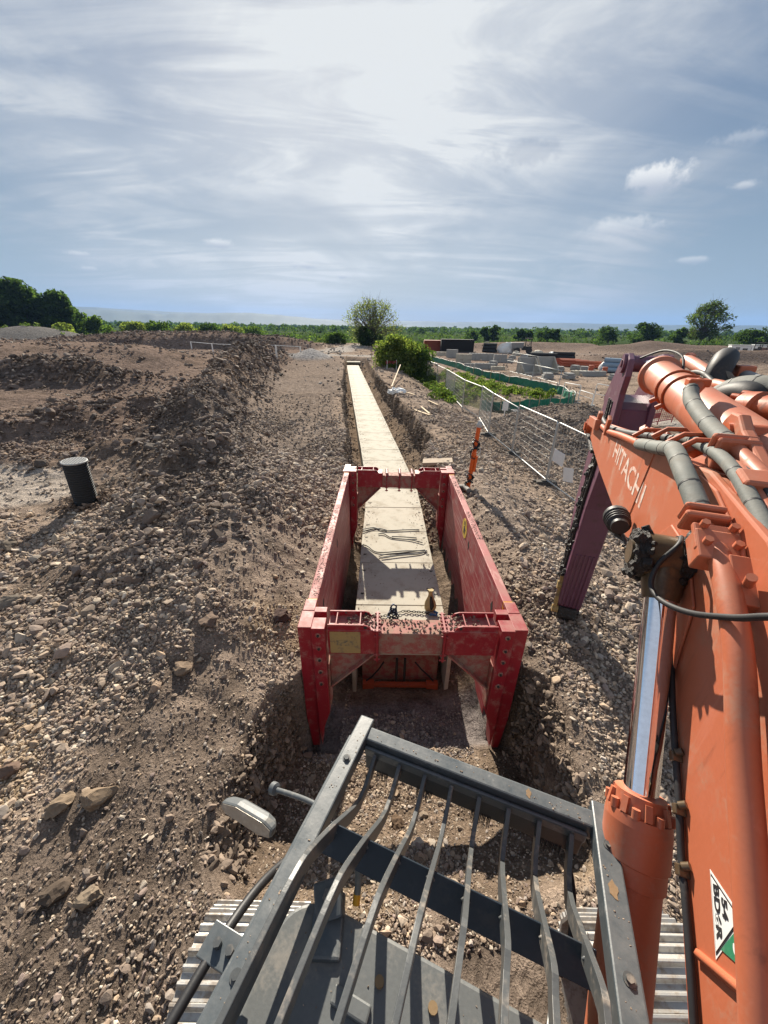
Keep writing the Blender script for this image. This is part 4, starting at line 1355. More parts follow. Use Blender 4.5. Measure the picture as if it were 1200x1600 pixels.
def hose(pts, r, mat, name='hose', parent=None, seg=12, n=6, ribs=0):
    m = XB()
    Q = spline(pts, n)
    m.tube(Q, r, seg)
    o = m.build(name, M[mat], parent or EX)
    if ribs:
        for i in range(2, len(Q)-2, ribs):
            d = (Q[i+1]-Q[i]).normalized()
            XB().tube([Q[i]-d*.004, Q[i]+d*.004], r*1.03, seg).build('tie_band', M['rubber'], o)
    return o

# ---- boom
low = [(5.42, 3.02), (5.30, 2.93), (4.6, 2.87), (3.83, 2.84), (2.93, 2.84), (2.26, 2.87), (1.80, 2.895), (1.51, 2.875), (1.15, 2.68), (.91, 2.54), (.61, 2.37), (.10, 2.06), (-.45, 1.72)]
upp = [(-.62, 1.98), (-.25, 2.55), (.30, 3.02), (.80, 3.33), (1.24, 3.49), (1.73, 3.53), (2.26, 3.45), (3.05, 3.31), (4.15, 3.12), (5.19, 3.075), (5.36, 3.07)]
prof = low+upp
boom = XB()
RL, RR = .66, 1.20
boom.prism(prof, RL, RL+.03, rf(0))
boom_o = boom.build('boom', M['orange'], EX, .008)
b2 = XB()
b2.prism(prof, RR-.03, RR, rf(0))
b2.build('boom_far_plate', M['orange'], boom_o, .008)
mid = [p for p in low if p[0] < 4.25]+[p for p in upp if p[0] < 4.2]
def inset(poly, d):
    c = [sum(p[0] for p in poly)/len(poly), sum(p[1] for p in poly)/len(poly)]
    out = []
    n = len(poly)
    for i in range(n):
        p0, p1, p2 = Vector(poly[i-1]), Vector(poly[i]), Vector(poly[(i+1) % n])
        e1, e2 = (p1-p0).normalized(), (p2-p1).normalized()
        nn = Vector((e1.y, -e1.x))+Vector((e2.y, -e2.x))
        if nn.length < 1e-6: nn = Vector((e1.y, -e1.x))
        nn.normalize()
        out.append(tuple(p1-nn*d))
    return out
core = XB()
poly = mid
A = sum(poly[i-1][0]*poly[i][1]-poly[i][0]*poly[i-1][1] for i in range(len(poly)))
core.prism(inset(poly, .022 if A > 0 else -.022), RL+.031, RR-.031, rf(0))
core.build('boom_box', M['orange'], boom_o)
# lower flange lip and the doubler plate at the knee
d = XB()
d.prism([(1.78, 3.50), (1.60, 3.50), (1.30, 3.42), (1.25, 3.385), (1.30, 3.365), (1.55, 3.415), (1.72, 3.45)], RL-.012, RL-.001, rf(0))
d.build('doubler_plate', M['orange'], boom_o, .004)
d = XB()
d.prism([(2.02, 2.92), (1.98, 3.12), (1.86, 3.24), (1.62, 3.24), (1.42, 3.12), (1.36, 2.84), (1.55, 2.90)], RL-.012, RL-.001, rf(0))
d.build('pin_plate', M['orange'], boom_o, .004)
for a_, b_, r_ in (((RL-.001, 2.56, 2.86), (RL-.001, 2.44, 3.40), .006), ((RL-.001, .70, 2.50), (RL-.001, .575, 2.69), .012)):
    XB().tube([a_, b_], r_, 6).build('weld_seam', M['orange'], boom_o)
tip = XB()
tip.cyl((RL-.05, 5.10, 2.99), (RR+.05, 5.10, 2.99), .085, 20)
tip.cyl((RL-.07, 5.10, 2.99), (RL-.04, 5.10, 2.99), .05, 12)
tip.build('boom_tip_pin', M['orangedark'], boom_o)
# mud and dark lining along the nose
nose = XB()
nose.prism([(5.46, 3.07), (5.36, 2.90), (4.6, 2.84), (4.6, 2.80), (5.42, 2.86), (5.52, 3.05)], RL-.01, RL+.05, rf(0))
nose.build('nose_seal', M['grease'], boom_o, .01)
# lettering on the side, worn
def text_mesh(body, size, mat, name, parent, origin, xdir, ydir, lift, sx=1.0, bold=.0):
    cu = bpy.data.curves.new(name, 'FONT')
    cu.body = body
    cu.size = size
    cu.align_x = 'CENTER'; cu.align_y = 'CENTER'
    cu.offset = bold
    cu.extrude = .0004
    ob = bpy.data.objects.new(name, cu)
    COL.objects.link(ob)
    dg = bpy.context.evaluated_depsgraph_get()
    me = bpy.data.meshes.new_from_object(ob.evaluated_get(dg))
    bpy.data.objects.remove(ob)
    x, y = Vector(xdir).normalized(), Vector(ydir)
    z = x.cross(y).normalized(); y = z.cross(x)
    o = Vector(origin)+z*lift
    mt = XE @ Matrix(((x.x*sx, y.x, z.x, o.x), (x.y*sx, y.y, z.y, o.y), (x.z*sx, y.z, z.z, o.z), (0, 0, 0, 1)))
    me.transform(mt)
    me.materials.clear(); me.materials.append(M[mat])
    q = bpy.data.objects.new(name, me)
    COL.objects.link(q); q.parent = parent
    return q
text_mesh('HITACHI', .195, 'letter', 'lettering', boom_o, (RL, 2.93, 3.15), (0, -1.15, -.0), (0, .03, 1), .0012, 1.45, .003)
# identification decal: white edged dark triangle with a green diamond corner
dec = XB()
def tri(pts, lift, th=.0008):
    return dec.prism(pts, RL-lift-th, RL-lift, rf(0))
T0 = [(.815, 2.685), (.665, 2.585), (.680, 2.765)]
dec = XB(); tri(T0, .0006)
decal = dec.build('decal', M['white'], boom_o)
c = (sum(p[0] for p in T0)/3, sum(p[1] for p in T0)/3)
shr = lambda k: [(c[0]+(p[0]-c[0])*k, c[1]+(p[1]-c[1])*k) for p in T0]
dec = XB(); tri(shr(.90), .0016); dec.build('decal_border', M['black'], decal)
dec = XB(); tri(shr(.82), .0026); dec.build('decal_face', M['white'], decal)
DEC1, DEC2 = (.7315, 2.666), (.7224, 2.7027)
xd = Vector((0, -.15, -.10)).normalized(); yd_ = Vector((0, -.10, .15)).normalized()
text_mesh('BD6R', .036, 'black', 'decal_text', decal, (RL, DEC1[0], DEC1[1]), xd, yd_, .0042, 1.25, .0012)
text_mesh('54', .034, 'black', 'decal_text', decal, (RL, DEC2[0], DEC2[1]), xd, yd_, .0042, 1.25, .0012)
dec = XB()
dec.prism([(.672, 2.625), (.612, 2.705), (.640, 2.74), (.678, 2.75)], RL-.002, RL-.0012, rf(0))
gd = dec.build('decal_corner', worn('green_decal', (.03, .20, .10), .5, dirt=(.2, .25, .2), amt=.15), boom_o)
text_mesh('5', .045, 'white', 'decal_text', gd, (RL, .645, 2.700), xd, yd_, .0036, 1.0, .002)

# ---- pipes, flanges and hoses along the boom's left side
def flange(p0, p1, w, h, mat='orange', parent=None, name='flange_block', bolts=True):
    m = XB().bar(p0, p1, w, h)
    o = m.build(name, M[mat], parent or EX, .006)
    return o
lp = [(.605, 1.40, 3.405), (.605, 1.25, 3.365), (.605, 1.04, 3.255), (.605, .83, 3.075), (.605, .64, 2.925), (.605, .49, 2.805), (.605, .15, 2.50), (.605, -.3, 2.08)]
boom_pipe = XB().tube(spline(lp, 5), .033, 16).build('boom_pipe', M['orange'], EX)
blk = XB()
blk.box((.605, 1.34, 3.385), (.125, .11, .075), (R(28), 0, 0))
blk.box((.605, 1.355, 3.42), (.13, .10, .022), (R(28), 0, 0))
clampb = blk.build('pipe_clamp', M['orange'], EX, .006)
for a in (-.045, .045):
    for c_ in (-.035, .04):
        bb = XB()
        p = Vector((.605+a*.85, 1.35+c_*.8, 3.432+c_*.4))
        bb.cyl(p, p+Vector((0, -.009, .02)), .0125, 6)
        bb.build('bolt', M['orange'], clampb)
bk = XB().box((.64, 1.22, 3.35), (.06, .16, .06), (R(30), 0, 0)).cyl((.64, 1.19, 3.37), (.63, 1.17, 3.405), .013, 10)
bk.build('bracket', M['orange'], EX, .004)
fl = XB()
fl.box((.588, 1.445, 3.435), (.125, .026, .085), (R(25), 0, 0))
fl.box((.588, 1.480, 3.453), (.118, .022, .08), (R(25), 0, 0))
fl.cyl((.585, 1.42, 3.425), (.585, 1.36, 3.40), .030, 14)
fl.build('hose_flange', M['orange'], EX, .010)
# thick sleeved hose that bends over the boom's shoulder
hose([(.585, 1.49, 3.455), (.58, 1.58, 3.485), (.575, 1.70, 3.52), (.585, 1.90, 3.548), (.60, 2.02, 3.535), (.615, 2.18, 3.495), (.625, 2.42, 3.445), (.63, 2.66, 3.395)], .035, 'hose', 'hose_sleeve', n=8, ribs=9)
hose([(.63, 2.60, 3.405), (.635, 2.9, 3.36), (.64, 3.3, 3.30), (.65, 3.9, 3.20), (.66, 4.4, 3.15)], .024, 'orangedark', 'steel_pipe', n=4)
hose([(.69, 2.4, 3.50), (.69, 2.9, 3.40), (.69, 3.5, 3.29), (.70, 4.3, 3.17), (.72, 4.9, 3.15)], .022, 'rubber', 'hose', n=4)
hose([(.72, 2.2, 3.53), (.72, 2.8, 3.41), (.73, 3.5, 3.29), (.74, 4.3, 3.17)], .018, 'orangedark', 'steel_pipe', n=4)
# thinner hose running back along the top
hose([(.70, 2.45, 3.48), (.70, 2.22, 3.545), (.70, 2.02, 3.565), (.70, 1.80, 3.575), (.70, 1.62, 3.555), (.70, 1.46, 3.515), (.70, 1.30, 3.465), (.70, 1.0, 3.34), (.70, .6, 3.12)], .024, 'hose', 'hose', ribs=7)
hose([(.745, 2.1, 3.53), (.745, 1.7, 3.565), (.745, 1.45, 3.53), (.745, 1.2, 3.46), (.745, .8, 3.30)], .010, 'rubber', 'hose', seg=8)
# orange pipe with its square clamp
p3 = XB().tube(spline([(.735, 1.86, 3.555), (.735, 1.70, 3.555), (.735, 1.5, 3.52), (.735, 1.3, 3.46), (.735, 1.0, 3.33), (.735, .6, 3.10)], 5), .022, 12).build('boom_pipe', M['orange'], EX)
q = XB().box((.735, 1.575, 3.545), (.10, .10, .07), (R(12), 0, 0)); q.build('pipe_clamp', M['orange'], EX, .012)
q = XB().box((.735, 1.86, 3.545), (.09, .07, .06)); q.build('pipe_clamp', M['orange'], EX, .008)
# ties and small fittings near the hose crossing
for k, (f_, z_) in enumerate(((2.75, 3.44), (2.35, 3.53), (2.1, 3.56), (1.95, 3.57))):
    XB().tube([(.60, f_, z_-.02), (.66, f_+.01, z_+.025), (.73, f_, z_+.03), (.78, f_-.01, z_-.01)], .012, 6).build('hose_tie', M['orangedark'], EX)
rr = random.Random(9)
for k in range(7):
    f_ = rr.uniform(2.0, 3.9); z_ = 3.55-.135*(f_-1.9)
    XB().box((.69+rr.uniform(-.03, .08), f_, z_), (.07, .05, .045), (rr.random(), rr.random(), rr.random())).build('pipe_fitting', M['orangedark'], EX, .006)
# cap box at the boom nose carrying the pipe ends
nb = XB()
nb.bar((.62, 4.9, 3.10), (.62, 4.35, 3.16), .05, .10)
nb.bar((.63, 4.45, 3.12), (.63, 4.40, 3.28), .04, .06)
nb.build('pipe_bracket', M['orange'], boom_o, .006)
XB().bar((.63, 3.9, 3.18), (.63, 3.84, 3.33), .03, .08).build('pipe_bracket', M['orange'], boom_o, .006)

# ---- boom cylinder (left)
cyl = XB()
P1, P0 = Vector((.58, 1.608, 3.20)), Vector((.58, -.33, .78))
ax_ = (P1-P0).normalized()
def on(l): return P1-ax_*l
bar_ = XB()
# head flange, stepped gland and barrel below it
Lh = .85
bar_.lathe(on(Lh), on(Lh+2), [(0, .058), (0, .078), (.055, .084), (.06, .084)], 28)
bar_.lathe(on(Lh+.06), on(Lh+2), [(0, .098), (.03, .102), (.14, .102), (.145, .096), (.20, .096), (.205, .087), (2.0, .087)], 32)
barrel = bar_.build('boom_cylinder_barrel', M['orange'], EX)
u = ax_.cross(Vector((1, 0, 0))).normalized(); v = Vector((1, 0, 0))
for k in range(8):
    bb = XB()
    an = 2*math.pi*(k+.5)/8
    c_ = on(Lh+.062)+(u*math.cos(an)+v*math.sin(an))*.092
    bb.cyl(c_, c_+ax_*.03, .013, 10)
    bb.cyl(c_+ax_*.03, c_+ax_*.0305, .006, 6)
    bb.build('bolt', M['orange'], barrel)
rb_ = XB()
for k in range(8):
    an = 2*math.pi*k/8
    dd = u*math.cos(an)+v*math.sin(an)
    rb_.bar(on(Lh+.06)+dd*.084, on(Lh+.012)+dd*.074, .02, .03, dd)
rb_.build('gland_rib', M['orange'], barrel)
rod = XB().cyl(on(.13), on(Lh+.05), .0535, 32)
rod_o = rod.build('boom_cylinder_rod', M['chrome'], EX)
eye = XB()
eye.cyl((.485, 1.608, 3.20), (.64, 1.608, 3.20), .088, 24)
eye.tube([on(.04), on(.10), on(.17)], [.075, .07, .06], 20)
eye.build('rod_eye', M['greasy'], EX)
gr = XB()
rr = random.Random(2)
for r0 in (.485, .632):
    for k in range(46):
        an = rr.uniform(0, 6.28); q_ = rr.uniform(.06, .105)
        gr.box((r0+rr.uniform(-.028, .028), 1.608+q_*math.cos(an), 3.20+q_*math.sin(an)), [rr.uniform(.012, .034)]*3, (rr.random()*3, rr.random()*3, rr.random()*3))
    gr.cyl((r0-.02, 1.608, 3.20), (r0+.02, 1.608, 3.20), .094, 20)
gr.build('caked_grease', M['grease'], EX, .004)
XB().cyl((.455, 1.608, 3.20), (.70, 1.608, 3.20), .048, 16).build('pin', M['greasy'], EX)
hose([(.605, 1.60, 3.30), (.575, 1.52, 3.30), (.53, 1.50, 3.22), (.515, 1.45, 3.155), (.53, 1.36, 3.155), (.555, 1.22, 3.22), (.575, 1.06, 3.335), (.60, .92, 3.45), (.66, .75, 3.50)], .0095, 'rubber', 'grease_line', seg=8)
# dark conduit along the lower edge with its clips
hose([(.648, 1.47, 2.935), (.645, 1.25, 2.785), (.645, 1.02, 2.655), (.645, .88, 2.565), (.645, .80, 2.53), (.645, .59, 2.415), (.645, .1, 2.11)], .011, 'rubber', 'conduit', seg=8)
lip = XB().tube([(RL+.004, 1.50, 2.885), (RL+.004, 1.15, 2.685), (RL+.004, .61, 2.375), (RL+.004, .0, 2.01)], .014, 8)
lip.build('flange_lip', M['orangedark'], boom_o)
for f_, z_ in ((1.12, 2.71), (.86, 2.555), (.99, 2.635)):
    XB().box((.645, f_, z_), (.03, .03, .03), (R(30), 0, 0)).cyl((.64, f_, z_+.02), (.655, f_+.0, z_+.035), .012, 8).build('conduit_clip', M['greasy'], EX, .003)
# work light on the boom
wl = XB()
c_ = Vector((.57, 2.36, 3.0))
wl.lathe(c_+Vector((0, .10, 0)), c_+Vector((0, -.2, 0)), [(0, .055), (.01, .07), (.05, .072), (.06, .060), (.075, .068), (.08, .068), (.085, .058), (.10, .066), (.105, .066), (.11, .056), (.125, .064), (.13, .064), (.14, .05), (.17, .045)], 18)
light = wl.build('work_light', M['black'], boom_o)
XB().lathe(c_+Vector((0, .1015, 0)), c_+Vector((0, .2, 0)), [(0, .05), (.012, .04), (.014, .02)], 18).build('lens', worn('lamp_lens', (.55, .50, .36), .15, amt=.2), light)
XB().bar((.57, 2.33, 2.94), (.66, 2.25, 2.92), .03, .02).tube([(.57, 2.2, 3.0), (.60, 2.15, 2.95), (.64, 2.1, 2.9), (.655, 2.05, 2.95)], .008, 6).build('bracket', M['black'], light)

# ---- arm cylinder on the boom's back
AC = [(.93, 4.60, 3.725), (.93, 1.60, 3.50)]
a0, a1 = Vector(AC[0]), Vector(AC[1])
da = (a1-a0).normalized()
pt = lambda l: a0+da*l
m = XB().lathe(pt(.58), pt(3), [(0, .06), (0, .146), (.03, .154), (.075, .154), (.10, .13), (.16, .120), (2.3, .120)], 36)
arm_b = m.build('arm_cylinder_barrel', M['orange'], EX)
XB().cyl(pt(.06), pt(.62), .052, 28).build('arm_cylinder_rod', M['chrome'], EX)
XB().cyl((.79, 4.60, 3.725), (1.05, 4.60, 3.725), .075, 20).build('arm_cylinder_eye', M['stick'], EX)
for l, r_ in ((1.18, .127), (1.38, .127)):
    q = XB()
    d_ = da
    ring = []
    uu = d_.cross(Vector((0, 0, 1))).normalized(); vv = d_.cross(uu)
    for k in range(25):
        an = 2*math.pi*k/24
        ring.append(pt(l)+(uu*math.cos(an)+vv*math.sin(an))*r_)
    q.tube(ring, .009, 6, cap=False)
    for s in (.6, 2.4):
        q.cyl(pt(l)+(uu*math.cos(s)+vv*math.sin(s))*(r_-.01), pt(l)+(uu*math.cos(s)+vv*math.sin(s))*(r_+.045), .016, 8)
    q.build('barrel_band', M['orangedark'], arm_b)
# hose over the barrel into the boom pipe
XB().cyl((.76, 2.54, 3.725), (.80, 2.60, 3.76), .034, 14).box((.79, 2.60, 3.765), (.10, .08, .04)).build('hose_union', M['orangedark'], EX, .008)
hose([(.755, 2.55, 3.735), (.745, 2.46, 3.695), (.742, 2.32, 3.665), (.742, 2.14, 3.635), (.745, 1.98, 3.615), (.75, 1.90, 3.605)], .036, 'hose', 'hose_sleeve', n=8, ribs=11)
f2 = XB()
f2.box((.755, 1.885, 3.60), (.15, .028, .095), (R(12), 0, 0)); f2.box((.757, 1.845, 3.595), (.14, .024, .09), (R(12), 0, 0))
f2.build('hose_flange', M['orange'], EX, .012)
XB().tube(spline([(.76, 1.84, 3.595), (.775, 1.65, 3.56), (.79, 1.45, 3.52), (.80, 1.1, 3.40), (.80, .7, 3.18)], 5), .028, 14).build('boom_pipe', M['orange'], EX)
# cylinder bracket standing on the boom
br = XB()
bp2 = [(2.16, 3.46), (2.12, 3.66), (2.07, 3.705), (2.00, 3.705), (1.92, 3.66), (1.62, 3.56), (1.20, 3.505)]
for r0 in (.805, 1.045):
    br = XB().prism(bp2, r0-.022, r0+.022, rf(0)); br.build('cylinder_bracket', M['orange'], EX, .010)
XB().cyl((.77, 2.03, 3.615), (1.09, 2.03, 3.615), .05, 16).build('bracket_pin', M['orangedark'], EX)
XB().box((.93, 1.75, 3.50), (.20, .6, .05)).build('shadow_plate', M['rubber'], EX)  # dark plate standing in for the shade between the brackets
# fittings on the right of the boom: second pipe run, hoses, strapped bundle
rh = EX
XB().bar((1.30, 4.95, 3.66), (1.36, 4.90, 3.82), .12, .05).build('pipe_bracket', M['orange'], rh, .01)
XB().tube(spline([(1.33, 4.90, 3.76), (1.34, 4.6, 3.73), (1.35, 4.3, 3.69), (1.35, 4.1, 3.66)], 4), .055, 14).build('steel_pipe', M['orange'], rh)
hose([(1.32, 4.05, 3.62), (1.30, 3.95, 3.78), (1.26, 3.75, 3.84), (1.20, 3.60, 3.80), (1.18, 3.55, 3.70), (1.20, 3.5, 3.62)], .075, 'rubber', 'hose')
hose([(1.26, 3.98, 3.64), (1.22, 3.7, 3.70), (1.20, 3.5, 3.70)], .07, 'hose', 'hose_sleeve', ribs=4)
XB().tube(spline([(1.12, 3.55, 3.68), (1.13, 3.2, 3.69), (1.14, 2.9, 3.66), (1.14, 2.6, 3.64)], 4), .036, 14).build('steel_pipe', M['orange'], rh)
XB().tube(spline([(1.36, 3.6, 3.73), (1.34, 3.3, 3.715), (1.30, 3.0, 3.69), (1.28, 2.8, 3.68)], 4), .042, 14).build('steel_pipe', M['greypost'], rh)
XB().box((1.36, 3.66, 3.74), (.10, .12, .12)).build('pipe_clamp', M['orange'], rh, .01)
hose([(1.02, 3.05, 3.60), (1.08, 2.95, 3.70), (1.14, 2.82, 3.73), (1.20, 2.72, 3.73), (1.26, 2.60, 3.76), (1.30, 2.4, 3.79), (1.34, 2.1, 3.80)], .07, 'hose', 'hose_sleeve', n=7, ribs=6)
hose([(1.22, 2.75, 3.74), (1.30, 2.55, 3.80), (1.36, 2.3, 3.82), (1.40, 2.0, 3.80)], .05, 'hose', 'hose_sleeve')
hose([(1.04, 3.1, 3.56), (1.05, 2.9, 3.68), (1.10, 2.75, 3.70), (1.15, 2.66, 3.60)], .065, 'rubber', 'hose')
vb = XB()
vb.lathe((1.04, 2.66, 3.645), (1.26, 2.2, 3.68), [(0, .05), (.02, .085), (.10, .09), (.11, .075), (.5, .075)], 18)
vblock = vb.build('valve_body', M['orangedark'], rh)
rr = random.Random(4)
for k in range(8):
    bb = XB()
    an = k*.785
    q_ = Vector((1.05, 2.645, 3.65))+Vector((.05*math.cos(an), -.02*math.cos(an), .065*math.sin(an)))
    bb.cyl(q_, q_+Vector((-.02, .035, 0)), .018, 6)
    bb.build('bolt', M['orangedark'], vblock)
hose([(1.12, 2.0, 3.50), (1.16, 1.95, 3.58), (1.16, 1.85, 3.60), (1.12, 1.75, 3.54)], .014, 'sack', 'hose', seg=8)
hose([(.86, 4.52, 3.78), (.98, 4.3, 3.86), (1.06, 4.05, 3.83), (1.06, 3.9, 3.72)], .010, 'rubber', 'grease_line', seg=8)
hose([(1.12, 4.1, 3.55), (1.10, 3.9, 3.70), (1.10, 3.6, 3.74), (1.12, 3.3, 3.68)], .018, 'rubber', 'hose', seg=8)

# ---- arm (stick), maroon
sp_ = [(5.05, .40), (4.97, .52), (4.84, 1.4), (4.74, 2.1), (4.50, 2.72), (4.46, 3.10), (4.50, 3.30), (4.62, 3.36), (4.90, 3.40), (5.37, 3.30), (5.63, 2.63), (5.70, 1.85), (5.45, 1.1), (5.30, .40), (5.20, .34)]
sk_ = XB().prism(sp_, .775, 1.085, rf(0))
stick = sk_.build('arm', M['stick'], EX, .015)
ear = [(4.44, 3.06), (4.47, 3.45), (4.42, 3.62), (4.46, 3.77), (4.60, 3.82), (4.76, 3.80), (4.98, 3.66), (5.37, 3.30), (5.0, 3.05)]
for r0, r1 in ((.757, .812), (1.048, 1.103)):
    XB().prism(ear, r0, r1, rf(0)).build('arm_ear', M['stick'], stick, .01)
for r0 in (.730, 1.103):
    q = XB(); q.cyl((r0, 4.60, 3.725), (r0+.03, 4.60, 3.725), .09, 20); q.cyl((r0-.012, 4.60, 3.725), (r0+.042, 4.60, 3.725), .035, 12)
    q.build('pin_boss', M['stick'], stick, .004)
for k, r0 in enumerate((.835, .885, .935, .985, 1.03)):
    XB().prism([(4.985, .50), (4.845, 1.42), (4.825, 1.42), (4.96, .50)], r0-.012, r0+.012, rf(0)).build('stiffening_rib', M['stick'], stick, .004)
# pipes down the arm's left edge, with mud, and the bucket link at its foot
for r0, f0 in ((.765, .10), (.76, .22), (.765, .34)):
    hose([(r0, 4.60+f0, 3.35), (r0, 4.62+f0, 2.9), (r0, 4.80+f0, 2.2), (r0, 4.92+f0, 1.4), (r0, 5.0+f0*.6, .85)], .022, 'grease', 'arm_pipe', seg=8)
rr = random.Random(12)
mud = XB()
for k in range(60):
    z_ = rr.uniform(.7, 2.8); f0 = np.interp(z_, [.5, 1.4, 2.1, 2.8], [5.02, 4.95, 4.86, 4.7])
    mud.box((.765+rr.uniform(-.02, .01), f0+rr.uniform(-.02, .4), z_), [rr.uniform(.03, .07)]*3, (rr.random()*3, rr.random()*3, rr.random()*3))
mud = mud.build('caked_mud', M['grease'], stick, .008); mud['kind'] = 'stuff'
lk = XB()
lk.bar((.765, 5.05, .95), (.755, 4.98, .38), .05, .09)
lk.cyl((.72, 5.02, .80), (.80, 5.02, .80), .06, 14)
lk.cyl((.72, 4.98, .42), (.80, 4.98, .42), .055, 14)
lk.build('bucket_link', worn('muddy_yellow_link', (.30, .20, .07), .6, dirt=(.10, .075, .05), amt=.6, scale=14), stick, .006)
hc = XB()
hc.prism([(4.98, .46), (5.32, .44), (5.40, .30), (5.30, .16), (5.02, .20), (4.94, .32)], .80, 1.05, rf(0))
hc.cyl((.74, 5.18, .30), (1.11, 5.18, .30), .05, 14)
hc.build('quick_hitch', M['grease'], stick, .02)

# ---- cab with its roof, front guard and mirror
cab = XB()
cab.prism([(.40, 2.19), (-.95, 2.24), (-1.25, 2.1), (-1.25, .98), (.40, .98)], -.44, .44, rf(0))
cab_o = cab.build('cab', M['guard'], EX, .03)
XB().box((0, .403, 1.62), (.74, .01, .95)).build('windscreen', M['glass'], cab_o)
for s in (-1, 1): XB().box((s*.443, -.30, 1.75), (.008, .95, .62)).build('side_window', M['glass'], cab_o)
rp_ = []
n = 8
for k in range(n+1):
    a = math.pi/2*k/n
    rp_.append((-.49+.15*(1-math.sin(a)), .50-.12*(1-math.cos(a))) if False else (-.34-.15*math.cos(a), .38+.12*math.sin(a)))
rp2 = [(-x, y) for x, y in rp_[::-1]]
outline = rp_+rp2+[(.49, -1.25), (-.49, -1.25)]
rm = XB()
rm.prism(outline, 2.20, 2.25, lambda a, b, t: (a, b, t+.0*b))
roof = rm.build('roof', M['roof'], cab_o, .012)
pads = XB()
for x, y in ((-.20, .33), (-.145, .19), (-.27, .13)):
    q = XB().box((x, y, 2.258), (.115, .042, .016)); q.build('roof_pad', M['roof'], roof, .006)
for x, y in ((-.14, .40), (.02, .41)):
    XB().cyl((x, y, 2.2505), (x, y, 2.262), .014, 10).build('roof_bolt', worn('rusty_bolt', (.22, .15, .08), .7, .3, amt=.3) if 'rusty_bolt' not in bpy.data.materials else bpy.data.materials['rusty_bolt'], roof)
XB().tube(spline([(-.24, .13, 2.26), (-.28, .16, 2.255), (-.33, .15, 2.255), (-.36, .19, 2.255)], 4), .008, 6).build('roof_cable', M['sack'], roof)
gz0 = lambda f: 2.36+(1.04-f)*.098
guard = XB()
guard.bar((-.495, 1.01, gz0(1.01)), (.515, 1.01, gz0(1.01)), .062, .075)
G_o = guard.build('guard_front_rail', M['guard'], EX, .007)
def gpart(name, m, mat='guard', bev=.006): return m.build(name, M[mat], EX, bev)
m = XB().bar((-.468, 1.075, gz0(1.075)+.012), (-.468, -.45, gz0(-.45)+.012), .066, .07); gpart('guard_side_rail', m)
m = XB().bar((-.512, .99, gz0(.99)-.016), (-.512, -.45, gz0(-.45)-.016), .016, .045); gpart('guard_side_strip', m)
m = XB().bar((.487, 1.075, gz0(1.075)+.012), (.497, -.45, gz0(-.45)+.012), .072, .07); gpart('guard_side_rail', m)
m = XB().bar((-.435, .968, gz0(.96)-.022), (.44, .968, gz0(.96)-.022), .016, .05); gpart('guard_inner_strip', m)
m = XB().bar((-.43, .985, gz0(.96)-.085), (.435, .985, gz0(.96)-.085), .05, .10); gpart('guard_skirt', m, 'guard_shade')
prof_b = [(.966, 2.352), (.94, 2.345), (.80, 2.315), (.60, 2.525), (.47, 2.655), (.40, 2.695), (.30, 2.715), (.05, 2.735), (-.40, 2.76)]
prof_r = [(.966, 2.352), (.94, 2.345), (.82, 2.285), (.63, 2.465), (.51, 2.585), (.45, 2.60), (.30, 2.63), (.05, 2.66), (-.40, 2.70)]
for i in range(8):
    r0 = -.384+.1106*i
    P_ = prof_b if i < 4 else prof_r
    k = abs(i-3.5)/3.5
    q = XB()
    L_ = spline([(r0, f, z) for f, z in P_], 3)
    n_ = len(L_)
    vs, fs = [], []
    for j, p in enumerate(L_):
        t = (L_[min(j+1, n_-1)]-L_[max(j-1, 0)]).normalized()
        nrm = Vector((1, 0, 0)).cross(t).normalized()
        if nrm.z < 0: nrm = -nrm
        for a, b in ((-.008, 0), (.008, 0), (.008, -.052), (-.008, -.052)):
            vs.append(p+Vector((a, 0, 0))+nrm*b)
    for j in range(n_-1):
        for a in range(4):
            fs.append((j*4+a, j*4+(a+1) % 4, j*4+4+(a+1) % 4, j*4+4+a))
    fs += [(3, 2, 1, 0), tuple(n_*4-4+a for a in range(4))]
    q.add(vs, fs)
    gb = q.build('guard_bar', M['bar'], EX, .0025)
    wq = XB()
    wr = random.Random(i)
    for (f_, z_) in ((P_[0][0]-.004, P_[0][1]-.012), (.596, np.interp(.596, [p[0] for p in P_[::-1]], [p[1] for p in P_[::-1]])-.05)):
        wq.tube([(r0-.012, f_, z_), (r0-.004, f_+.004, z_+.006), (r0+.004, f_+.004, z_+.005), (r0+.012, f_, z_)], [.004, .006, .006, .004], 6)
    wq.build('weld_bead', M['bar'], gb)
m = XB().bar((-.405, .580, 2.468), (.42, .602, 2.405), .010, .088, (0, .78, .62)); gpart('guard_cross_bar', m, 'guard_shade', .002)
m = XB().bar((-.41, .10, gz0(.1)-.03), (-.46, .10, gz0(.1)-.03), .05, .05).bar((-.44, .12, gz0(.1)-.03), (-.22, -.05, gz0(0)-.08), .05, .012); gpart('guard_bracket', m)
hb = XB()
hb.box((-.36, .50, 2.28), (.09, .10, .05), (R(20), R(-15), R(30)))
hb.box((-.34, .45, 2.25), (.10, .16, .04), (0, 0, R(20)))
hbo = hb.build('hinge_bracket', M['guard'], EX, .008)
XB().cyl((-.36, .50, 2.30), (-.355, .495, 2.325), .022, 6).build('bolt', M['bar'], hbo)
hose([(-.40, .62, 2.33), (-.35, .64, 2.34), (-.30, .60, 2.31), (-.28, .55, 2.27)], .012, 'hose', 'wiring_sleeve', seg=8)
hose([(-.283, .556, 2.272), (-.276, .53, 2.25)], .0125, 'yellow', 'yellow_end', seg=8)
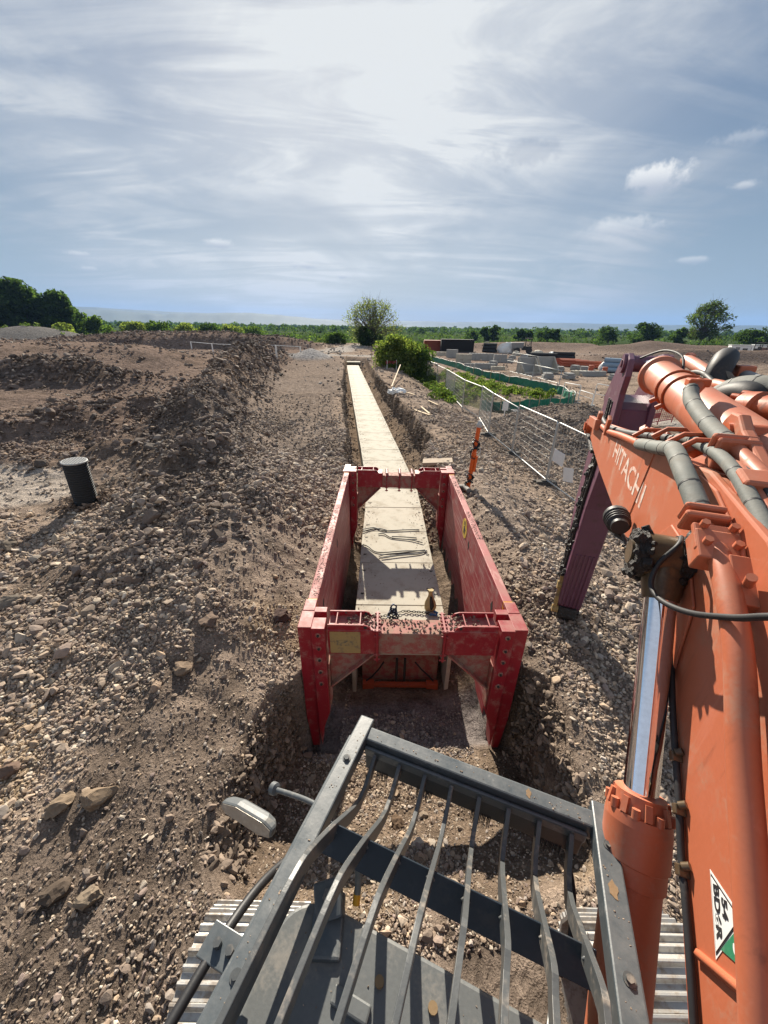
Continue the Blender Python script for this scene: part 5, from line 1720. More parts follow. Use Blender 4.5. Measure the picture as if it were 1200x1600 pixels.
# rust spots and chips on the side rails
for r0, f0, s in ((.485, .80, .020), (.494, .40, .028), (.49, .27, .034), (.23, 1.012, .014)):
    z0 = gz0(f0)+(.0478 if f0 < 1 else .0380)
    q = XB()
    ring = [(r0+s*.7*(1+.3*math.sin(k*2.7))*math.cos(k*.524), f0+s*1.2*(1+.25*math.cos(k*1.9))*math.sin(k*.524)) for k in range(12)]
    q.prism(ring, z0, z0+.0008, lambda a, b, t: (a, b, t+(1-0)*(f0-b)*.098*(1 if f0 < 1 else 0)))
    q.build('paint_chip', worn('rust_chip', (.20, .13, .07), .85, amt=.4, scale=40) if 'rust_chip' not in bpy.data.materials else bpy.data.materials['rust_chip'], EX)
# bolts along the rails and a row of plugs
for r0, f0 in ((-.468, .86), (-.468, .22), (.489, .93), (.492, .60)):
    z0 = gz0(f0)+.047
    XB().cyl((r0, f0, z0), (r0, f0, z0+.004), .016, 16).cyl((r0, f0, z0+.004), (r0, f0, z0+.012), .010, 6).build('rail_bolt', M['bar'], EX)
# dried mud spattered on the rails and the roof
rr9 = np.random.default_rng(77)
pp9, ff9 = rock_protos(1, 6, 35)
n9 = 260
fr9 = rr9.uniform(size=n9) < .35
x9 = np.where(fr9, rr9.uniform(-.46, .48, n9), np.where(rr9.uniform(size=n9) < .5, -.468, .49)+rr9.normal(0, .014, n9))
y9 = np.where(fr9, 1.01+rr9.normal(0, .012, n9), rr9.uniform(0, 1.0, n9))
z9 = 2.36+(1.04-y9)*.098+np.where(fr9, .037, .047)
k9 = rr9.uniform(size=n9) < .3
x9 = np.where(k9, rr9.uniform(-.42, .42, n9), x9); y9 = np.where(k9, rr9.uniform(-.1, .47, n9), y9); z9 = np.where(k9, 2.2505, z9)
mud9 = scatter('dried_mud', np.stack([x9-.93, y9+1.0, z9], 1), rr9.uniform(.0012, .0048, n9), np.array([.27, .21, .16])*rr9.uniform(.7, 1.3, (n9, 1)), pp9, ff9, 36, sink=.5)
mud9.parent = EX; mud9['kind'] = 'stuff'
# bristle strips hanging under the front rail
for r0, r1 in ((-.37, -.32), (-.19, -.12), (.04, .12), (.30, .38)):
    q = XB()
    rr = random.Random(int((r0+1)*1000))
    n_ = int((r1-r0)/.006)
    for k in range(n_):
        x = r0+(r1-r0)*k/n_
        l = .05*rr.uniform(.6, 1.1)
        q.tube([(x, .962, gz0(.96)-.115), (x+rr.uniform(-.004, .004), .945, gz0(.96)-.125-l)], [.003, .001], 4)
    q.build('bristle_strip', M['rubber'], EX)
# wiper and dark hose by the right side rail
XB().bar((.33, .45, 2.23), (.36, .62, 2.20), .02, .012).bar((.30, .40, 2.22), (.345, .47, 2.235), .016, .05).build('wiper_arm', M['galv'], cab_o, .002)
XB().bar((.335, .455, 2.25), (.35, .52, 2.245), .024, .012).build('wiper_clip', M['black'], cab_o, .002)
hose([(.40, .95, 2.22), (.42, .85, 2.20), (.42, .75, 2.14), (.40, .68, 2.06)], .011, 'rubber', 'cable', seg=8)
# hand rail tube with its clamp plate, outside the left rail
hose([(-.55, .66, 2.10), (-.60, .58, 2.13), (-.62, .45, 2.22), (-.62, .29, 2.30), (-.62, .12, 2.335), (-.62, -.2, 2.37)], .0155, 'black', 'hand_rail', seg=12)
pl_ = XB().bar((-.655, .275, 2.325), (-.515, .275, 2.325), .085, .012)
plo = pl_.build('clamp_plate', M['guard'], EX, .003)
for x in (-.61, -.565): XB().cyl((x, .275, 2.331), (x, .275, 2.350), .013, 6).build('bolt', M['bar'], plo)
# mirror
mr_ = Vector((-.88, .68, 2.04))
mi = XB()
def mface(k, dz):
    pts = []
    for a, b in ((-.135, .030), (-.11, .062), (.07, .060), (.125, .03), (.13, -.03), (.09, -.055), (-.05, -.045), (-.125, -.005)):
        pts.append((a*k*1.2, b*k*.68))
    return pts
mx_ = Matrix.Translation(XE @ mr_) @ Euler((R(-106), R(-6), R(-6))).to_matrix().to_4x4()
mm = MB(mx_)
n = 8
o0_, o1_, o2_ = mface(.82, 0), mface(1.0, 0), mface(1.0, 0)
vs = [(a, b-.0, .045) for a, b in o0_]+[(a, b, .018) for a, b in o1_]+[(a, b, -.012) for a, b in o2_]
fs = [tuple(range(n))[::-1]]+[(i, (i+1) % n, (i+1) % n+n, i+n) for i in range(n)]+[(i+n, (i+1) % n+n, (i+1) % n+2*n, i+2*n) for i in range(n)]+[tuple(range(2*n, 3*n))]
mm.add(vs, fs)
mir = mm.build('mirror_shell', M['greyplastic'], EX, .012)
mg = MB(mx_); mg.prism([(a*.93, b*.93) for a, b in o1_], -.0135, -.0125, lambda a, b, t: (a, b, t)); mg.build('mirror_glass', M['mirror'], mir)
hose([(-.48, .76, 2.20), (-.64, .79, 2.14), (-.82, .81, 2.06)], .011, 'greyplastic', 'mirror_stem', seg=10)
XB().lathe((-.81, .81, 2.065), (-.86, .815, 2.045), [(0, .014), (.006, .026), (.03, .028), (.034, .02)], 14).build('mirror_mount', M['greyplastic'], EX)

# ---- upper body behind the cab, seen only from elsewhere
XB().prism([(.15, .98), (.15, 1.35), (-.4, 1.6), (-3.1, 1.75), (-3.3, 1.5), (-3.3, 1.0)], .46, 2.15, rf(0)).build('engine_deck', M['orange'], EX, .04)
XB().prism([(-1.3, .98), (-1.3, 1.95), (-3.1, 1.95), (-3.3, 1.6), (-3.3, 1.0)], -.44, .45, rf(0)).build('tool_housing', M['orange'], EX, .04)
XB().cyl((.93, -1.0, .80), (.93, -1.0, 1.0), .62, 32).build('slew_ring', M['dark'], EX)

# ---- tracks, turned a little against the upper body
TRK = R(20.5)
tm = Matrix.Rotation(TRK, 4, 'Z')
TCX = .10                            # undercarriage shift so that the gauge sits where seen
def track(side):
    cx = side*1.125-.125
    L0, L1, zt, zb, rr_ = -1.75, 1.97, .93, .03, .45
    fr = MB(tm)
    fr.box((cx, .13, .48), (.34, 3.2, .42))
    for k in range(5): fr.cyl((cx-.2, -1.2+k*.65, .2), (cx+.2, -1.2+k*.65, .2), .12, 14)
    fr.cyl((cx-.14, L1, .48), (cx+.14, L1, .48), .38, 24)
    fr.cyl((cx-.14, L0, .48), (cx+.14, L0, .48), .38, 24)
    fo = fr.build('track', M['track'], EX)
    path = []
    n = 24
    top = np.linspace(L0, L1, 200)
    for y in top: path.append((y, zt-.02*math.sin(math.pi*(y-L0)/(L1-L0))))
    for k in range(1, 60):
        a = math.pi/2-math.pi*k/60
        path.append((L1+rr_*math.cos(a), .48+rr_*math.sin(a)))
    for y in top[::-1]: path.append((y, zb))
    for k in range(1, 60):
        a = -math.pi/2-math.pi*k/60
        path.append((L0+rr_*math.cos(a), .48+rr_*math.sin(a)))
    path = np.array(path)
    seg = np.hypot(*np.diff(np.vstack([path, path[:1]]), axis=0).T)
    s = np.concatenate([[0], np.cumsum(seg)])
    tot = s[-1]
    ns = int(round(tot/.195))
    pc = np.vstack([path, path[:1]])
    me = None
    for i in range(ns):
        q0 = [np.interp((i*tot/ns) % tot, s, pc[:, k]) for k in (0, 1)]
        q1 = [np.interp(((i+1)*tot/ns-1e-6) % tot, s, pc[:, k]) for k in (0, 1)]
        d_ = math.atan2(q1[1]-q0[1], q1[0]-q0[0])
        if me is None:
            sh = MB()
            w_ = .60
            pitch = tot/ns
            p_ = pitch
            sh.prism([(-.002, -.03), (p_-.006, -.03), (p_-.006, -.006), (p_-.010, .024), (p_-.024, .024), (p_-.032, -.006), (p_*.62+.012, -.008), (p_*.62+.004, .018), (p_*.62-.010, .018), (p_*.62-.018, -.008), (p_*.30+.012, -.008), (p_*.30+.004, .018), (p_*.30-.010, .018), (p_*.30-.018, -.008), (.0, -.010)], -w_/2, w_/2, lambda a, b, t: (t, a, b))
            o = sh.build('track_shoe', M['track'], fo, .002)
            me = o.data
        else:
            o = bpy.data.objects.new('track_shoe', me)
            COL.objects.link(o)
            o.parent = fo
            bv = o.modifiers.new('bevel', 'BEVEL'); bv.width = .002; bv.segments = 1; bv.limit_method = 'ANGLE'
        o.matrix_local = tm @ Matrix.Translation((cx, q0[0], q0[1])) @ Matrix.Rotation(d_, 4, 'X')
track(-1); track(1)
# ------------------------------------------------------------------ vegetation
def leaf_cloud(centres, radii, n, size, cols, r, name, parent=None, flat=.75, shell=.55):
    """n leaf sprays spread through the clumps, each a small bent pair of triangles"""
    centres = np.asarray(centres, float); radii = np.asarray(radii, float)
    w = radii**2; w = w/w.sum()
    k = r.choice(len(centres), n, p=w)
    d = r.normal(size=(n, 3)); d /= np.linalg.norm(d, axis=1)[:, None]
    rad = (shell+(1-shell)*r.uniform(size=n))**.6
    p = centres[k]+d*(radii[k]*rad)[:, None]*np.array([1, 1, flat])
    nrm = d*.6+r.normal(size=(n, 3))*.8; nrm /= np.linalg.norm(nrm, axis=1)[:, None]
    t = np.cross(nrm, r.normal(size=(n, 3))); t /= np.linalg.norm(t, axis=1)[:, None]+1e-9
    b = np.cross(nrm, t)
    s = size*r.uniform(.55, 1.35, n)
    q = np.stack([p-t*s[:, None]*.5, p+b*s[:, None]*.42+nrm*s[:, None]*.12, p+t*s[:, None]*.55, p-b*s[:, None]*.42+nrm*s[:, None]*.12], 1)
    F = np.arange(n*4).reshape(n, 4)
    cols = np.asarray(cols)
    tone = r.uniform(.72, 1.3, len(centres))[k]*r.uniform(.75, 1.3, n)
    c = cols[r.integers(0, len(cols), n)]*tone[:, None]
    return fast_mesh(name, q.reshape(-1, 3), F, M['leaf'], parent, np.repeat(c, 4, axis=0))
DARKG = [(.040, .068, .024), (.048, .080, .026), (.034, .056, .022), (.060, .088, .030)]
MIDG = [(.065, .10, .030), (.085, .12, .034), (.055, .085, .026)]
LITEG = [(.15, .175, .05), (.185, .205, .07), (.12, .15, .048)]
GREYG = [(.075, .09, .05), (.09, .105, .06), (.06, .075, .04)]
def tree(name, label, x, y, h, w, cols, seed, n=4000, leaf=.5, trunk_h=.28, sparse=False, group=None, z=None, clumps=26, lean=0):
    r = np.random.default_rng(seed)
    z0 = gh(x, y) if z is None else z
    t = thing(name, label, 'tree' if 'bush' not in name else 'bush', (x, y, z0-.1), group=group)
    ct, rd = [], []
    limbs = MB()
    limbs.tube([(0, 0, 0), (lean*h*.1, 0, h*trunk_h), (lean*h*.2, 0, h*.6)], [h*.028, h*.02, h*.010], 7)
    for i in range(clumps):
        a = r.uniform(0, 6.28); e = r.uniform(0, 1)**.8
        zz = h*(trunk_h+(.96-trunk_h)*e)
        env = math.sin(math.pi*min(.97, .18+.80*e))**.65
        rr_ = w*.5*env*(r.uniform(.2, .95) if not sparse else r.uniform(.45, 1.0))
        p = (rr_*math.cos(a)+lean*h*.15, rr_*math.sin(a), zz)
        ct.append(p); rd.append((w*.17 if not sparse else w*.11)*r.uniform(.7, 1.3))
        if sparse or i % 3 == 0:
            q0 = Vector((lean*h*.12, 0, h*trunk_h*r.uniform(.6, 1.5)))
            q1 = Vector(p)
            mid_ = q0.lerp(q1, .5)+Vector((0, 0, h*.05))
            limbs.tube([q0, mid_, q1], [h*.012, h*.008, h*.003], 5, cap=False)
            if sparse:
                for k in range(4):
                    q2 = q1+Vector(r.normal(size=3))*w*.09+Vector((0, 0, w*.04))
                    limbs.tube([mid_.lerp(q1, r.uniform(.3, 1)), q2], [h*.004, h*.001], 4, cap=False)
    limbs.build('trunk', M['bark'], t)
    leaf_cloud(ct, rd, n, leaf, cols, r, 'crown', t, flat=.8, shell=.35 if not sparse else .1)
    return t
# dense wood on the left
wood = [(-158, 168, 18.5, 21), (-141, 164, 19.5, 22), (-126, 161, 20, 20), (-133, 176, 20, 20), (-115, 163, 17.5, 18), (-105, 168, 14.5, 16), (-110, 178, 11.5, 13), (-148, 158, 14, 17), (-170, 172, 19, 20)]
wl_ = ['tall dark tree at the left edge of the wood, cut by the picture edge', 'broad dark tree left of the tallest in the wood', 'tallest dark green tree of the wood on the left', 'dark crown showing behind the tallest trees of the wood', 'rounded dark tree on the right shoulder of the wood', 'lower tree stepping down at the right end of the wood', 'lowest round tree at the right-hand tip of the wood', 'front tree of the wood above the grey gravel heaps', 'outermost tree of the wood, mostly beyond the left picture edge']
for i, (x, y, h, w) in enumerate(wood):
    tree('woodland_tree', wl_[i], x, y, h, w, DARKG if i % 3 else MIDG[2:]+DARKG, 100+i, 8500, 1.0, .04, group='trees of the dark wood on the left', clumps=64)
# scrub running off to the right of the wood
scr = [(-92, 165, 7, 11, 1), (-84, 172, 6, 12, 2), (-78, 182, 6.5, 13, 1), (-70, 190, 5, 13, 2), (-62, 196, 5.5, 12, 0), (-55, 204, 4.6, 13, 2), (-47, 210, 4.4, 13, 1), (-95, 150, 4.5, 9, 2)]
for i, (x, y, h, w, k) in enumerate(scr):
    tree('scrub_bush', ['dark', 'mid green', 'yellow green'][k]+' scrub bush number %s from the end of the dark wood' % ['one', 'two', 'three', 'four', 'five', 'six', 'seven', 'eight'][i] if False else ['mid green scrub bush next to the right tip of the wood', 'yellowish scrub bush just right of the wood', 'taller mid green scrub bush in the hedge right of the wood', 'bright yellow green bush above the far spoil bank', 'dark round bush in the scrub above the far spoil bank', 'pale low bush toward the right end of the scrub', 'last bush of the scrub line before the open field', 'low pale bush in front of the right tip of the wood'][i], x, y, h, w, [DARKG, MIDG, LITEG][k], 200+i, 2200, .75, .02, group='scrub bushes right of the wood', clumps=22)
# the round bush right of the culvert, and brambles on the ditch bank
tree('round_bush', 'large round light green bush right of the culvert, at the end of the mesh fence', 5.6, 48.0, 3.5, 6.0, LITEG+LITEG+MIDG, 301, 9500, .22, .02, clumps=60)
tree('round_bush', 'darker right-hand part of the bushes beside the round light bush', 8.2, 49.5, 3.7, 5.2, MIDG+DARKG[:1], 302, 6500, .22, .02, clumps=40)
tree('ash_tree', 'half bare spreading tree standing behind the round bush at the end of the culvert', 5.9, 104, 10.4, 15.0, [(.13, .15, .085), (.16, .175, .10), (.11, .13, .07)], 303, 3300, .36, .16, True, clumps=85)
tree('undergrowth_bush', 'dark shrub at the foot of the half bare tree', 4.2, 101, 4.0, 7.0, DARKG, 304, 2200, .5, .02, clumps=20)
tree('undergrowth_bush', 'low dark shrub left of the half bare tree', -3.0, 112, 2.4, 8.0, DARKG, 305, 1600, .5, .02, clumps=20)
tree('oak_tree', 'tall open crowned tree on the right skyline above the hedge', 152, 170, 17.5, 17.5, MIDG+GREYG, 306, 4200, .62, .2, True, clumps=70, lean=.3)
# single trees along the far hedge on the right
rw = [(771, 527, 9.0, 8), (757, 528, 8, 8), (815, 528, 7, 7), (826, 528, 6.5, 6), (850, 530, 9.5, 11), (737, 530, 5.5, 7), (868, 530, 7, 7), (952, 529, 10, 12), (1000, 529, 11, 11), (1016, 530, 11, 12), (1062, 532, 9, 9), (1170, 536, 8, 14), (1190, 537, 9, 14)]
rl = ['round tree over the far hedge, left of the middle gap', 'round tree beside the gap in the far hedge', 'small round tree in the far hedge, one of a close pair, left', 'small round tree in the far hedge, one of a close pair, right', 'largest round tree of the far hedge in the middle right', 'low bush in the far hedge above the green field', 'tree trailing off right of the largest round tree', 'lone round dark tree over the hedge left of the close-set pair', 'left one of the close-set dark tree pair over the digger arm', 'right one of the close-set dark tree pair over the digger arm', 'dark tree just left of the tall open crowned tree', 'bushy tree near the right picture edge', 'bushy tree at the right picture edge']
for i, (px, py, h, w) in enumerate(rw):
    p = at(px, py, -1.5)
    k = 235/math.hypot(p.x, p.y)
    tree('hedgerow_tree', rl[i], p.x*k, p.y*k, h*.82, w*.95, DARKG, 400+i, 1700, .75, .08, group='trees along the far hedge', clumps=22)
# hedges and distant woods
def band(name, label, segs, h, step, n_per, leaf, cols, seed, wdt=2.0):
    r = np.random.default_rng(seed)
    ct, rd = [], []
    for (x0, y0), (x1, y1) in segs:
        L = math.hypot(x1-x0, y1-y0)
        k = max(1, int(L/step))
        for i in range(k):
            t = (i+r.uniform(0, 1))/k
            x, y = x0+(x1-x0)*t, y0+(y1-y0)*t
            z = float(terrain(np.array([x]), np.array([y]), 5.0)[0][0])
            hh = h*(.65+.7*abs(float(vnoise(np.array([x/(step*4)]), np.array([y/(step*4)]), seed)[0])*1.6))
            for _ in range(2):
                ct.append((x+r.normal()*wdt*.5, y+r.normal()*wdt*.5, z+hh*r.uniform(.3, .62)))
                rd.append(hh*r.uniform(.34, .5))
    return tag(leaf_cloud(ct, rd, n_per*len(ct)//2, leaf, cols, r, name, None, .9, .5), label, kind='stuff')
def arc(d, a0, a1, n=12):
    A = np.linspace(R(a0), R(a1), n)
    P = [(d*math.sin(a), d*math.cos(a)) for a in A]
    return list(zip(P[:-1], P[1:]))
band('hedge', 'dark clipped hedge between the site and the green field', [((14, 150), (60, 158)), ((60, 172), (110, 168)), ((110, 150), (160, 128)), ((160, 128), (230, 90))], 3.0, 2.2, 40, .6, DARKG, 1)
band('field_hedge', 'hedges crossing the green fields', [((-60, 240), (20, 236)), ((20, 236), (150, 240)), ((150, 240), (260, 200)), ((-40, 225), (10, 150)), ((-20, 300), (180, 310))], 3.2, 3.2, 30, .8, DARKG+MIDG, 2)
band('near_scrub', 'rough yellow green scrub at the site edge beyond the culvert', [((-36, 150), (4, 142)), ((-50, 160), (-34, 152))], 2.4, 2.2, 45, .5, LITEG+MIDG, 3)
for i, (d, h, st_, lf) in enumerate(((420, 8, 6, 1.6), (620, 9, 9, 2.3), (900, 11, 12, 3.2), (1350, 12, 17, 4.5), (2000, 13, 24, 6.5), (2900, 15, 34, 9))):
    band('distant_woodland', ['belt of trees across the plain', 'second belt of woodland', 'third belt of woodland', 'hazy woodland far across the plain', 'bluish woodland near the hills', 'faint woodland at the foot of the hills'][i], arc(d, -52, 66), h, st_*.8, 55, lf, DARKG, 20+i, d*.02)
# brambles and weeds in the ditch
def weeds():
    r = np.random.default_rng(55)
    ct, rd = [], []
    def along(pts, n, sp, rmin, rmax):
        P = [on_ground(x, y, -.5) for x, y in pts]
        for _ in range(n):
            i = r.integers(0, len(P)-1); t = r.uniform()
            p = P[i].lerp(P[i+1], t)
            x, y = p.x+r.normal()*sp, p.y+r.normal()*sp
            s = r.uniform(rmin, rmax)
            ct.append((x, y, gh(x, y)+s*.55)); rd.append(s)
    along([(650, 592), (672, 600), (690, 615), (706, 632)], 85, .55, .25, .62)
    along([(640, 580), (660, 590)], 30, .6, .3, .6)
    a = leaf_cloud(ct, rd, 15000, .13, DARKG+MIDG+LITEG[:1]+GREYG, r, 'brambles')
    tag(a, 'tangle of brambles and weeds on the bank along the mesh fence', kind='stuff')
    ct.clear(); rd.clear()
    along([(705, 582), (730, 592), (755, 602), (790, 610), (820, 616), (845, 622)], 150, .8, .12, .42)
    along([(700, 600), (730, 612), (770, 620)], 70, .7, .15, .45)
    b = leaf_cloud(ct, rd, 17000, .11, LITEG+MIDG+DARKG[:2], r, 'ditch_weeds')
    tag(b, 'bright weeds growing in the ditch inside the silt fence', kind='stuff')
    ct.clear(); rd.clear()
    for _ in range(260):
        x = r.uniform(-90, -10); y = 100+r.uniform(0, 30)
        s = r.uniform(.2, .7); ct.append((x, y, gh(x, y)+s*.4)); rd.append(s)
    tag(leaf_cloud(ct, rd, 7000, .35, MIDG+GREYG, r, 'rough_grass'), 'rough grass on the spoil bank beyond the left of the site', kind='stuff')
weeds()

# ------------------------------------------------------------------ the building site on the right
def gpt(px, py): return on_ground(px, py, -.8)
def block_stack(px, py, nx_, nz_, rot, lab, s=(1.2, .6, .6), mat='concrete2', depth=1):
    p = gpt(px, py)
    t = thing('block_stack', lab, 'block stack', (p.x, p.y, p.z-.05), R(rot), 'stacks of concrete blocks')
    t.scale = (.8, .8, .8)
    rr = random.Random(int(px*7+py))
    me = None
    for k in range(nz_):
        for j in range(depth):
            for i in range(nx_-(1 if k and rr.random() < .3 else 0)):
                x = (i-(nx_-1)/2)*(s[0]+.03)
                if me is None:
                    m = MB().box((0, 0, 0), s)
                    m.box((-s[0]*.25, 0, s[2]*.5+.02), (s[0]*.14, s[1]*.3, .04)).box((s[0]*.25, 0, s[2]*.5+.02), (s[0]*.14, s[1]*.3, .04))
                    o = m.build('block', M[mat], t, .02); me = o
                else:
                    o = me.copy(); COL.objects.link(o)
                o.location = (x+rr.uniform(-.03, .03), j*(s[1]+.05), s[2]/2+k*(s[2]+.005))
    return t
block_stack(706, 559, 2, 2, 12, 'tall dark grey block stack at the left end of the blocks', (1.3, .8, .9))
block_stack(724, 566, 2, 2, -18, 'grey block wall right of the tall dark stack', (1.5, .7, .8), 'concrete')
block_stack(752, 563, 4, 2, -6, 'long pale block wall in the middle of the stacks', (1.3, .6, .7), 'concrete2', 2)
block_stack(733, 561, 2, 1, 4, 'low block stack behind the grey wall', (1.6, .7, 1.0), 'concrete')
block_stack(786, 566, 3, 2, -12, 'dark block wall at the right end of the stacks', (1.3, .6, .75))
block_stack(735, 574, 2, 1, -15, 'single row of blocks before the grey block wall', (1.1, .6, .7))
block_stack(757, 576, 3, 1, -14, 'bluish row of blocks nearest the silt fence', (1.1, .6, .9))
block_stack(778, 578, 2, 1, -10, 'short row of two blocks right of the bluish row', (1.1, .6, .6), 'concrete')
block_stack(925, 588, 3, 1, 4, 'row of blocks left of the maroon arm', (1.3, .8, .8))
block_stack(905, 586, 2, 1, 4, 'low pale block pair beside the path', (1.3, .8, .7), 'concrete')
block_stack(690, 556, 1, 1, 0, 'low block at the far left of the stacks', (2.6, 1.0, .9), 'concrete')
# precast headwalls with sloping wings
def headwall(px, py, rot, lab):
    p = gpt(px, py)
    t = thing('headwall_unit', lab, 'headwall', p, R(rot), 'precast headwalls with sloping wings')
    k = M['concrete']
    MB().box((0, .6, .08), (2.5, 1.5, .16)).build('base_slab', k, t, .02)
    MB().box((0, 1.25, .95), (2.5, .18, 1.75)).build('back_wall', M['concrete2'], t, .02)
    for s in (-1, 1):
        MB().prism([(1.16, .16), (1.16, 1.8), (-.12, .35), (-.12, .16)], -.08, .08, lambda a, b, q, s=s: (s*1.17+q, a, b)).build('wing_wall', k, t, .01)
headwall(830, 584, 14, 'left one of the two concrete headwalls with sloping wings')
headwall(858, 583, 8, 'right one of the two concrete headwalls with sloping wings')
# open-sided store: orange container and black lined one
def container(px, py, rot, L, w, h, mat, lab, opn):
    p = gpt(px, py)
    t = thing('storage_container', lab, 'container', p, R(rot))
    m = MB()
    m.box((0, w/2, .08), (L, w, .16)); m.box((0, w/2, h), (L, w, .12)); m.box((0, w-.05, h/2), (L, .1, h-.14))
    for s in (-1, 1): m.box((s*(L/2-.05), w/2, h/2), (.1, w, h-.14))
    m.build('shell', M[mat], t, .02)
    r = MB()
    for i in range(int(L/.28)): r.box((-L/2+.16+i*.28, -.001, h/2), (.12, .06, h-.2))
    r.build('door' if not opn else 'curtain', M[mat] if not opn else M['dark'], t)
container(690, 549, -8, 8.5, 2.5, 2.3, 'pipered', 'orange red storage container behind the block stacks', False)
container(714, 550, -8, 7.5, 2.5, 2.6, 'dark', 'black container standing right of the orange red one', True)
# pipe stacks
def pipe_pile(px, py, rot, n, r0, L, mat, lab, group='stacks of drainage pipes'):
    p = gpt(px, py)
    t = thing('pipe_stack', lab, 'pipe stack', p, R(rot), group)
    t.scale = (.75, .75, .75)
    me = None
    for row in range(3):
        for i in range(n-row):
            x = (i-(n-row-1)/2)*2*r0
            if me is None:
                q = MB(); q.tube([(0, 0, 0), (0, L, 0)], r0*.98, 14, cap=False); q.tube([(0, .001, 0), (0, L-.001, 0)], r0*.86, 14, cap=False)
                q.lathe((0, L*.9, 0), (0, L*2, 0), [(0, r0), (.02, r0*1.0)], 14)
                o = q.build('pipe', M[mat], t); me = o
            else:
                o = me.copy(); COL.objects.link(o)
            o.location = (x, .1*((i*7+row*3) % 3), r0+row*r0*1.74)
for a in ((868, 568, 70, 4, .38, 5.5, 'pipeblack', 'black drainage pipe stack, left one before the terracotta pipes'), (884, 566, 74, 5, .34, 5.5, 'pipeblack', 'tallest black drainage pipe stack'), (895, 567, 80, 3, .40, 4.5, 'pipeblack', 'black drainage pipe stack touching the terracotta pipes'), (905, 571, 62, 5, .22, 5.0, 'pipered', 'terracotta pipe stack on the left'), (918, 574, 66, 5, .24, 5.0, 'pipered', 'terracotta pipe stack in the middle'), (937, 576, 70, 4, .24, 4.5, 'pipered', 'terracotta pipe stack next to the white bags'), (966, 583, 40, 3, .42, 2.6, 'bluegrey', 'blue and white pipe coil stack beside the maroon arm'), (775, 551, 60, 4, .5, 4, 'pipeblack', 'black pipe stack beside the dark machines')):
    pipe_pile(*a)
# covered heaps and bags
def bag(px, py, s, lab, mat='white'):
    p = gpt(px, py)
    r = np.random.default_rng(int(px))
    v, f = ico(3)
    nn = np.array([float(vnoise(np.array([a*2.5+px]), np.array([b*2.5+c*2]), 5)[0]) for a, b, c in v])
    q = v*(1+.4*nn)[:, None]*np.array([s, s*.8, s*.75])
    q[:, 2] = np.maximum(q[:, 2], -s*.35)+s*.3
    o = fast_mesh('bulk_bag', q, f, M[mat]); o.location = p
    tag(o, lab, 'bag', 'bulk bags and sheeted heaps')
bag(947, 578, 1.1, 'white bulk bag beside the blue pipe coils'); bag(793, 552, 2.2, 'pale sheeted heap by the dark machines'); bag(806, 556, .9, 'small pale bag before the site machine', 'concrete'); bag(838, 559, 1.3, 'pale bag right of the site machine', 'concrete'); bag(848, 563, 1.0, 'white bag between the site machine and the black pipes'); bag(861, 559, 1.0, 'upright white bag behind the headwalls'); bag(820, 562, .9, 'grey bag low in front of the site machine', 'concrete2')
# two site machines
def machine(px, py, rot, lab, s=1.0, mat='dark'):
    p = gpt(px, py)
    t = thing('site_dumper', lab, 'dumper', p, R(rot))
    MB().box((-.4*s, 0, 1.0*s), (1.8*s, 1.5*s, .7*s)).build('body', M[mat], t, .08*s)
    MB().prism([(.3, 1.0), (2.2, .9), (2.6, 1.9), (.2, 2.0)], -.9, .9, lambda a, b, q: (a*s, q*s, b*s)).build('skip', M['greypost'], t, .05*s)
    c = MB()
    for x in (-1.1, -.1):
        for y in (-.65, .65): c.bar((x*s, y*s, 1.3*s), (x*s, y*s, 2.7*s), .08*s, .08*s)
    c.box((-.6*s, 0, 2.72*s), (1.3*s, 1.5*s, .08*s)); c.build('roll_bar', M['dark'], t)
    MB().box((-.6*s, 0, 1.55*s), (.5*s, .5*s, .15*s)).box((-.85*s, 0, 1.85*s), (.12*s, .5*s, .5*s)).build('seat', M['black'], t, .03*s)
    for x in (-.9, 1.3):
        for y in (-.85, .85):
            MB().lathe((x*s, (y-.16)*s, .55*s), (x*s, (y+.16)*s, .55*s), [(0, .3*s), (.02*s, .52*s), (.08*s, .56*s), (.24*s, .56*s), (.30*s, .52*s), (.32*s, .3*s)], 18).build('wheel', M['rubber'], t)
machine(818, 553, 160, 'dark site dumper with roll bar among the heaps', 1.15); machine(762, 549, 20, 'small dark site dumper near the orange red container', .8); machine(1186, 562, 0, 'far off dumper by the pale sheds at the right edge', 1.2, 'pipered')
# pale sheds far right
for i, (px, lab) in enumerate(((1150, 'pale site hut far right, left one of the row'), (1168, 'pale site hut far right, second of the row'), (1186, 'pale site hut far right, last before the picture edge'))):
    p = on_ground(px, 557, -.8)
    t = thing('site_hut', lab, 'hut', p, R(-30), 'pale site huts')
    MB().box((0, 0, 1.2), (3.6, 2.6, 2.4)).build('wall', M['white'], t, .03)
    MB().box((0, 0, 2.46), (3.8, 2.8, .12)).build('roof', M['galv'], t, .02)
    MB().box((-.6, -1.31, 1.1), (.8, .03, 1.9)).build('door', M['greypost'], t)
    MB().box((.8, -1.31, 1.5), (.9, .03, .7)).build('window', M['glass'], t)
# concrete/mesh barriers behind the silt fence
for i, (a, b, lab) in enumerate((((790, 585), (830, 596), 'rail fence panel behind the silt fence, left one'), ((832, 596), (872, 608), 'rail fence panel behind the silt fence, middle one'), ((800, 568), (846, 578), 'rail fence panel in front of the headwalls'))):
    p, q = gpt(*a), gpt(*b)
    d = q-p; L = math.hypot(d.x, d.y)
    t = thing('rail_fence', lab, 'fence', p, math.atan2(d.y, d.x), 'rail fences behind the silt fence')
    MB().tube([(0, 0, 0), (0, 0, 1.6), (L, 0, 1.6+d.z), (L, 0, d.z)], .03, 6).tube([(0, 0, .5), (L, 0, .5+d.z)], .02, 6).tube([(L/2, 0, d.z/2), (L/2, 0, 1.6+d.z/2)], .02, 6).build('frame', M['galv'], t)
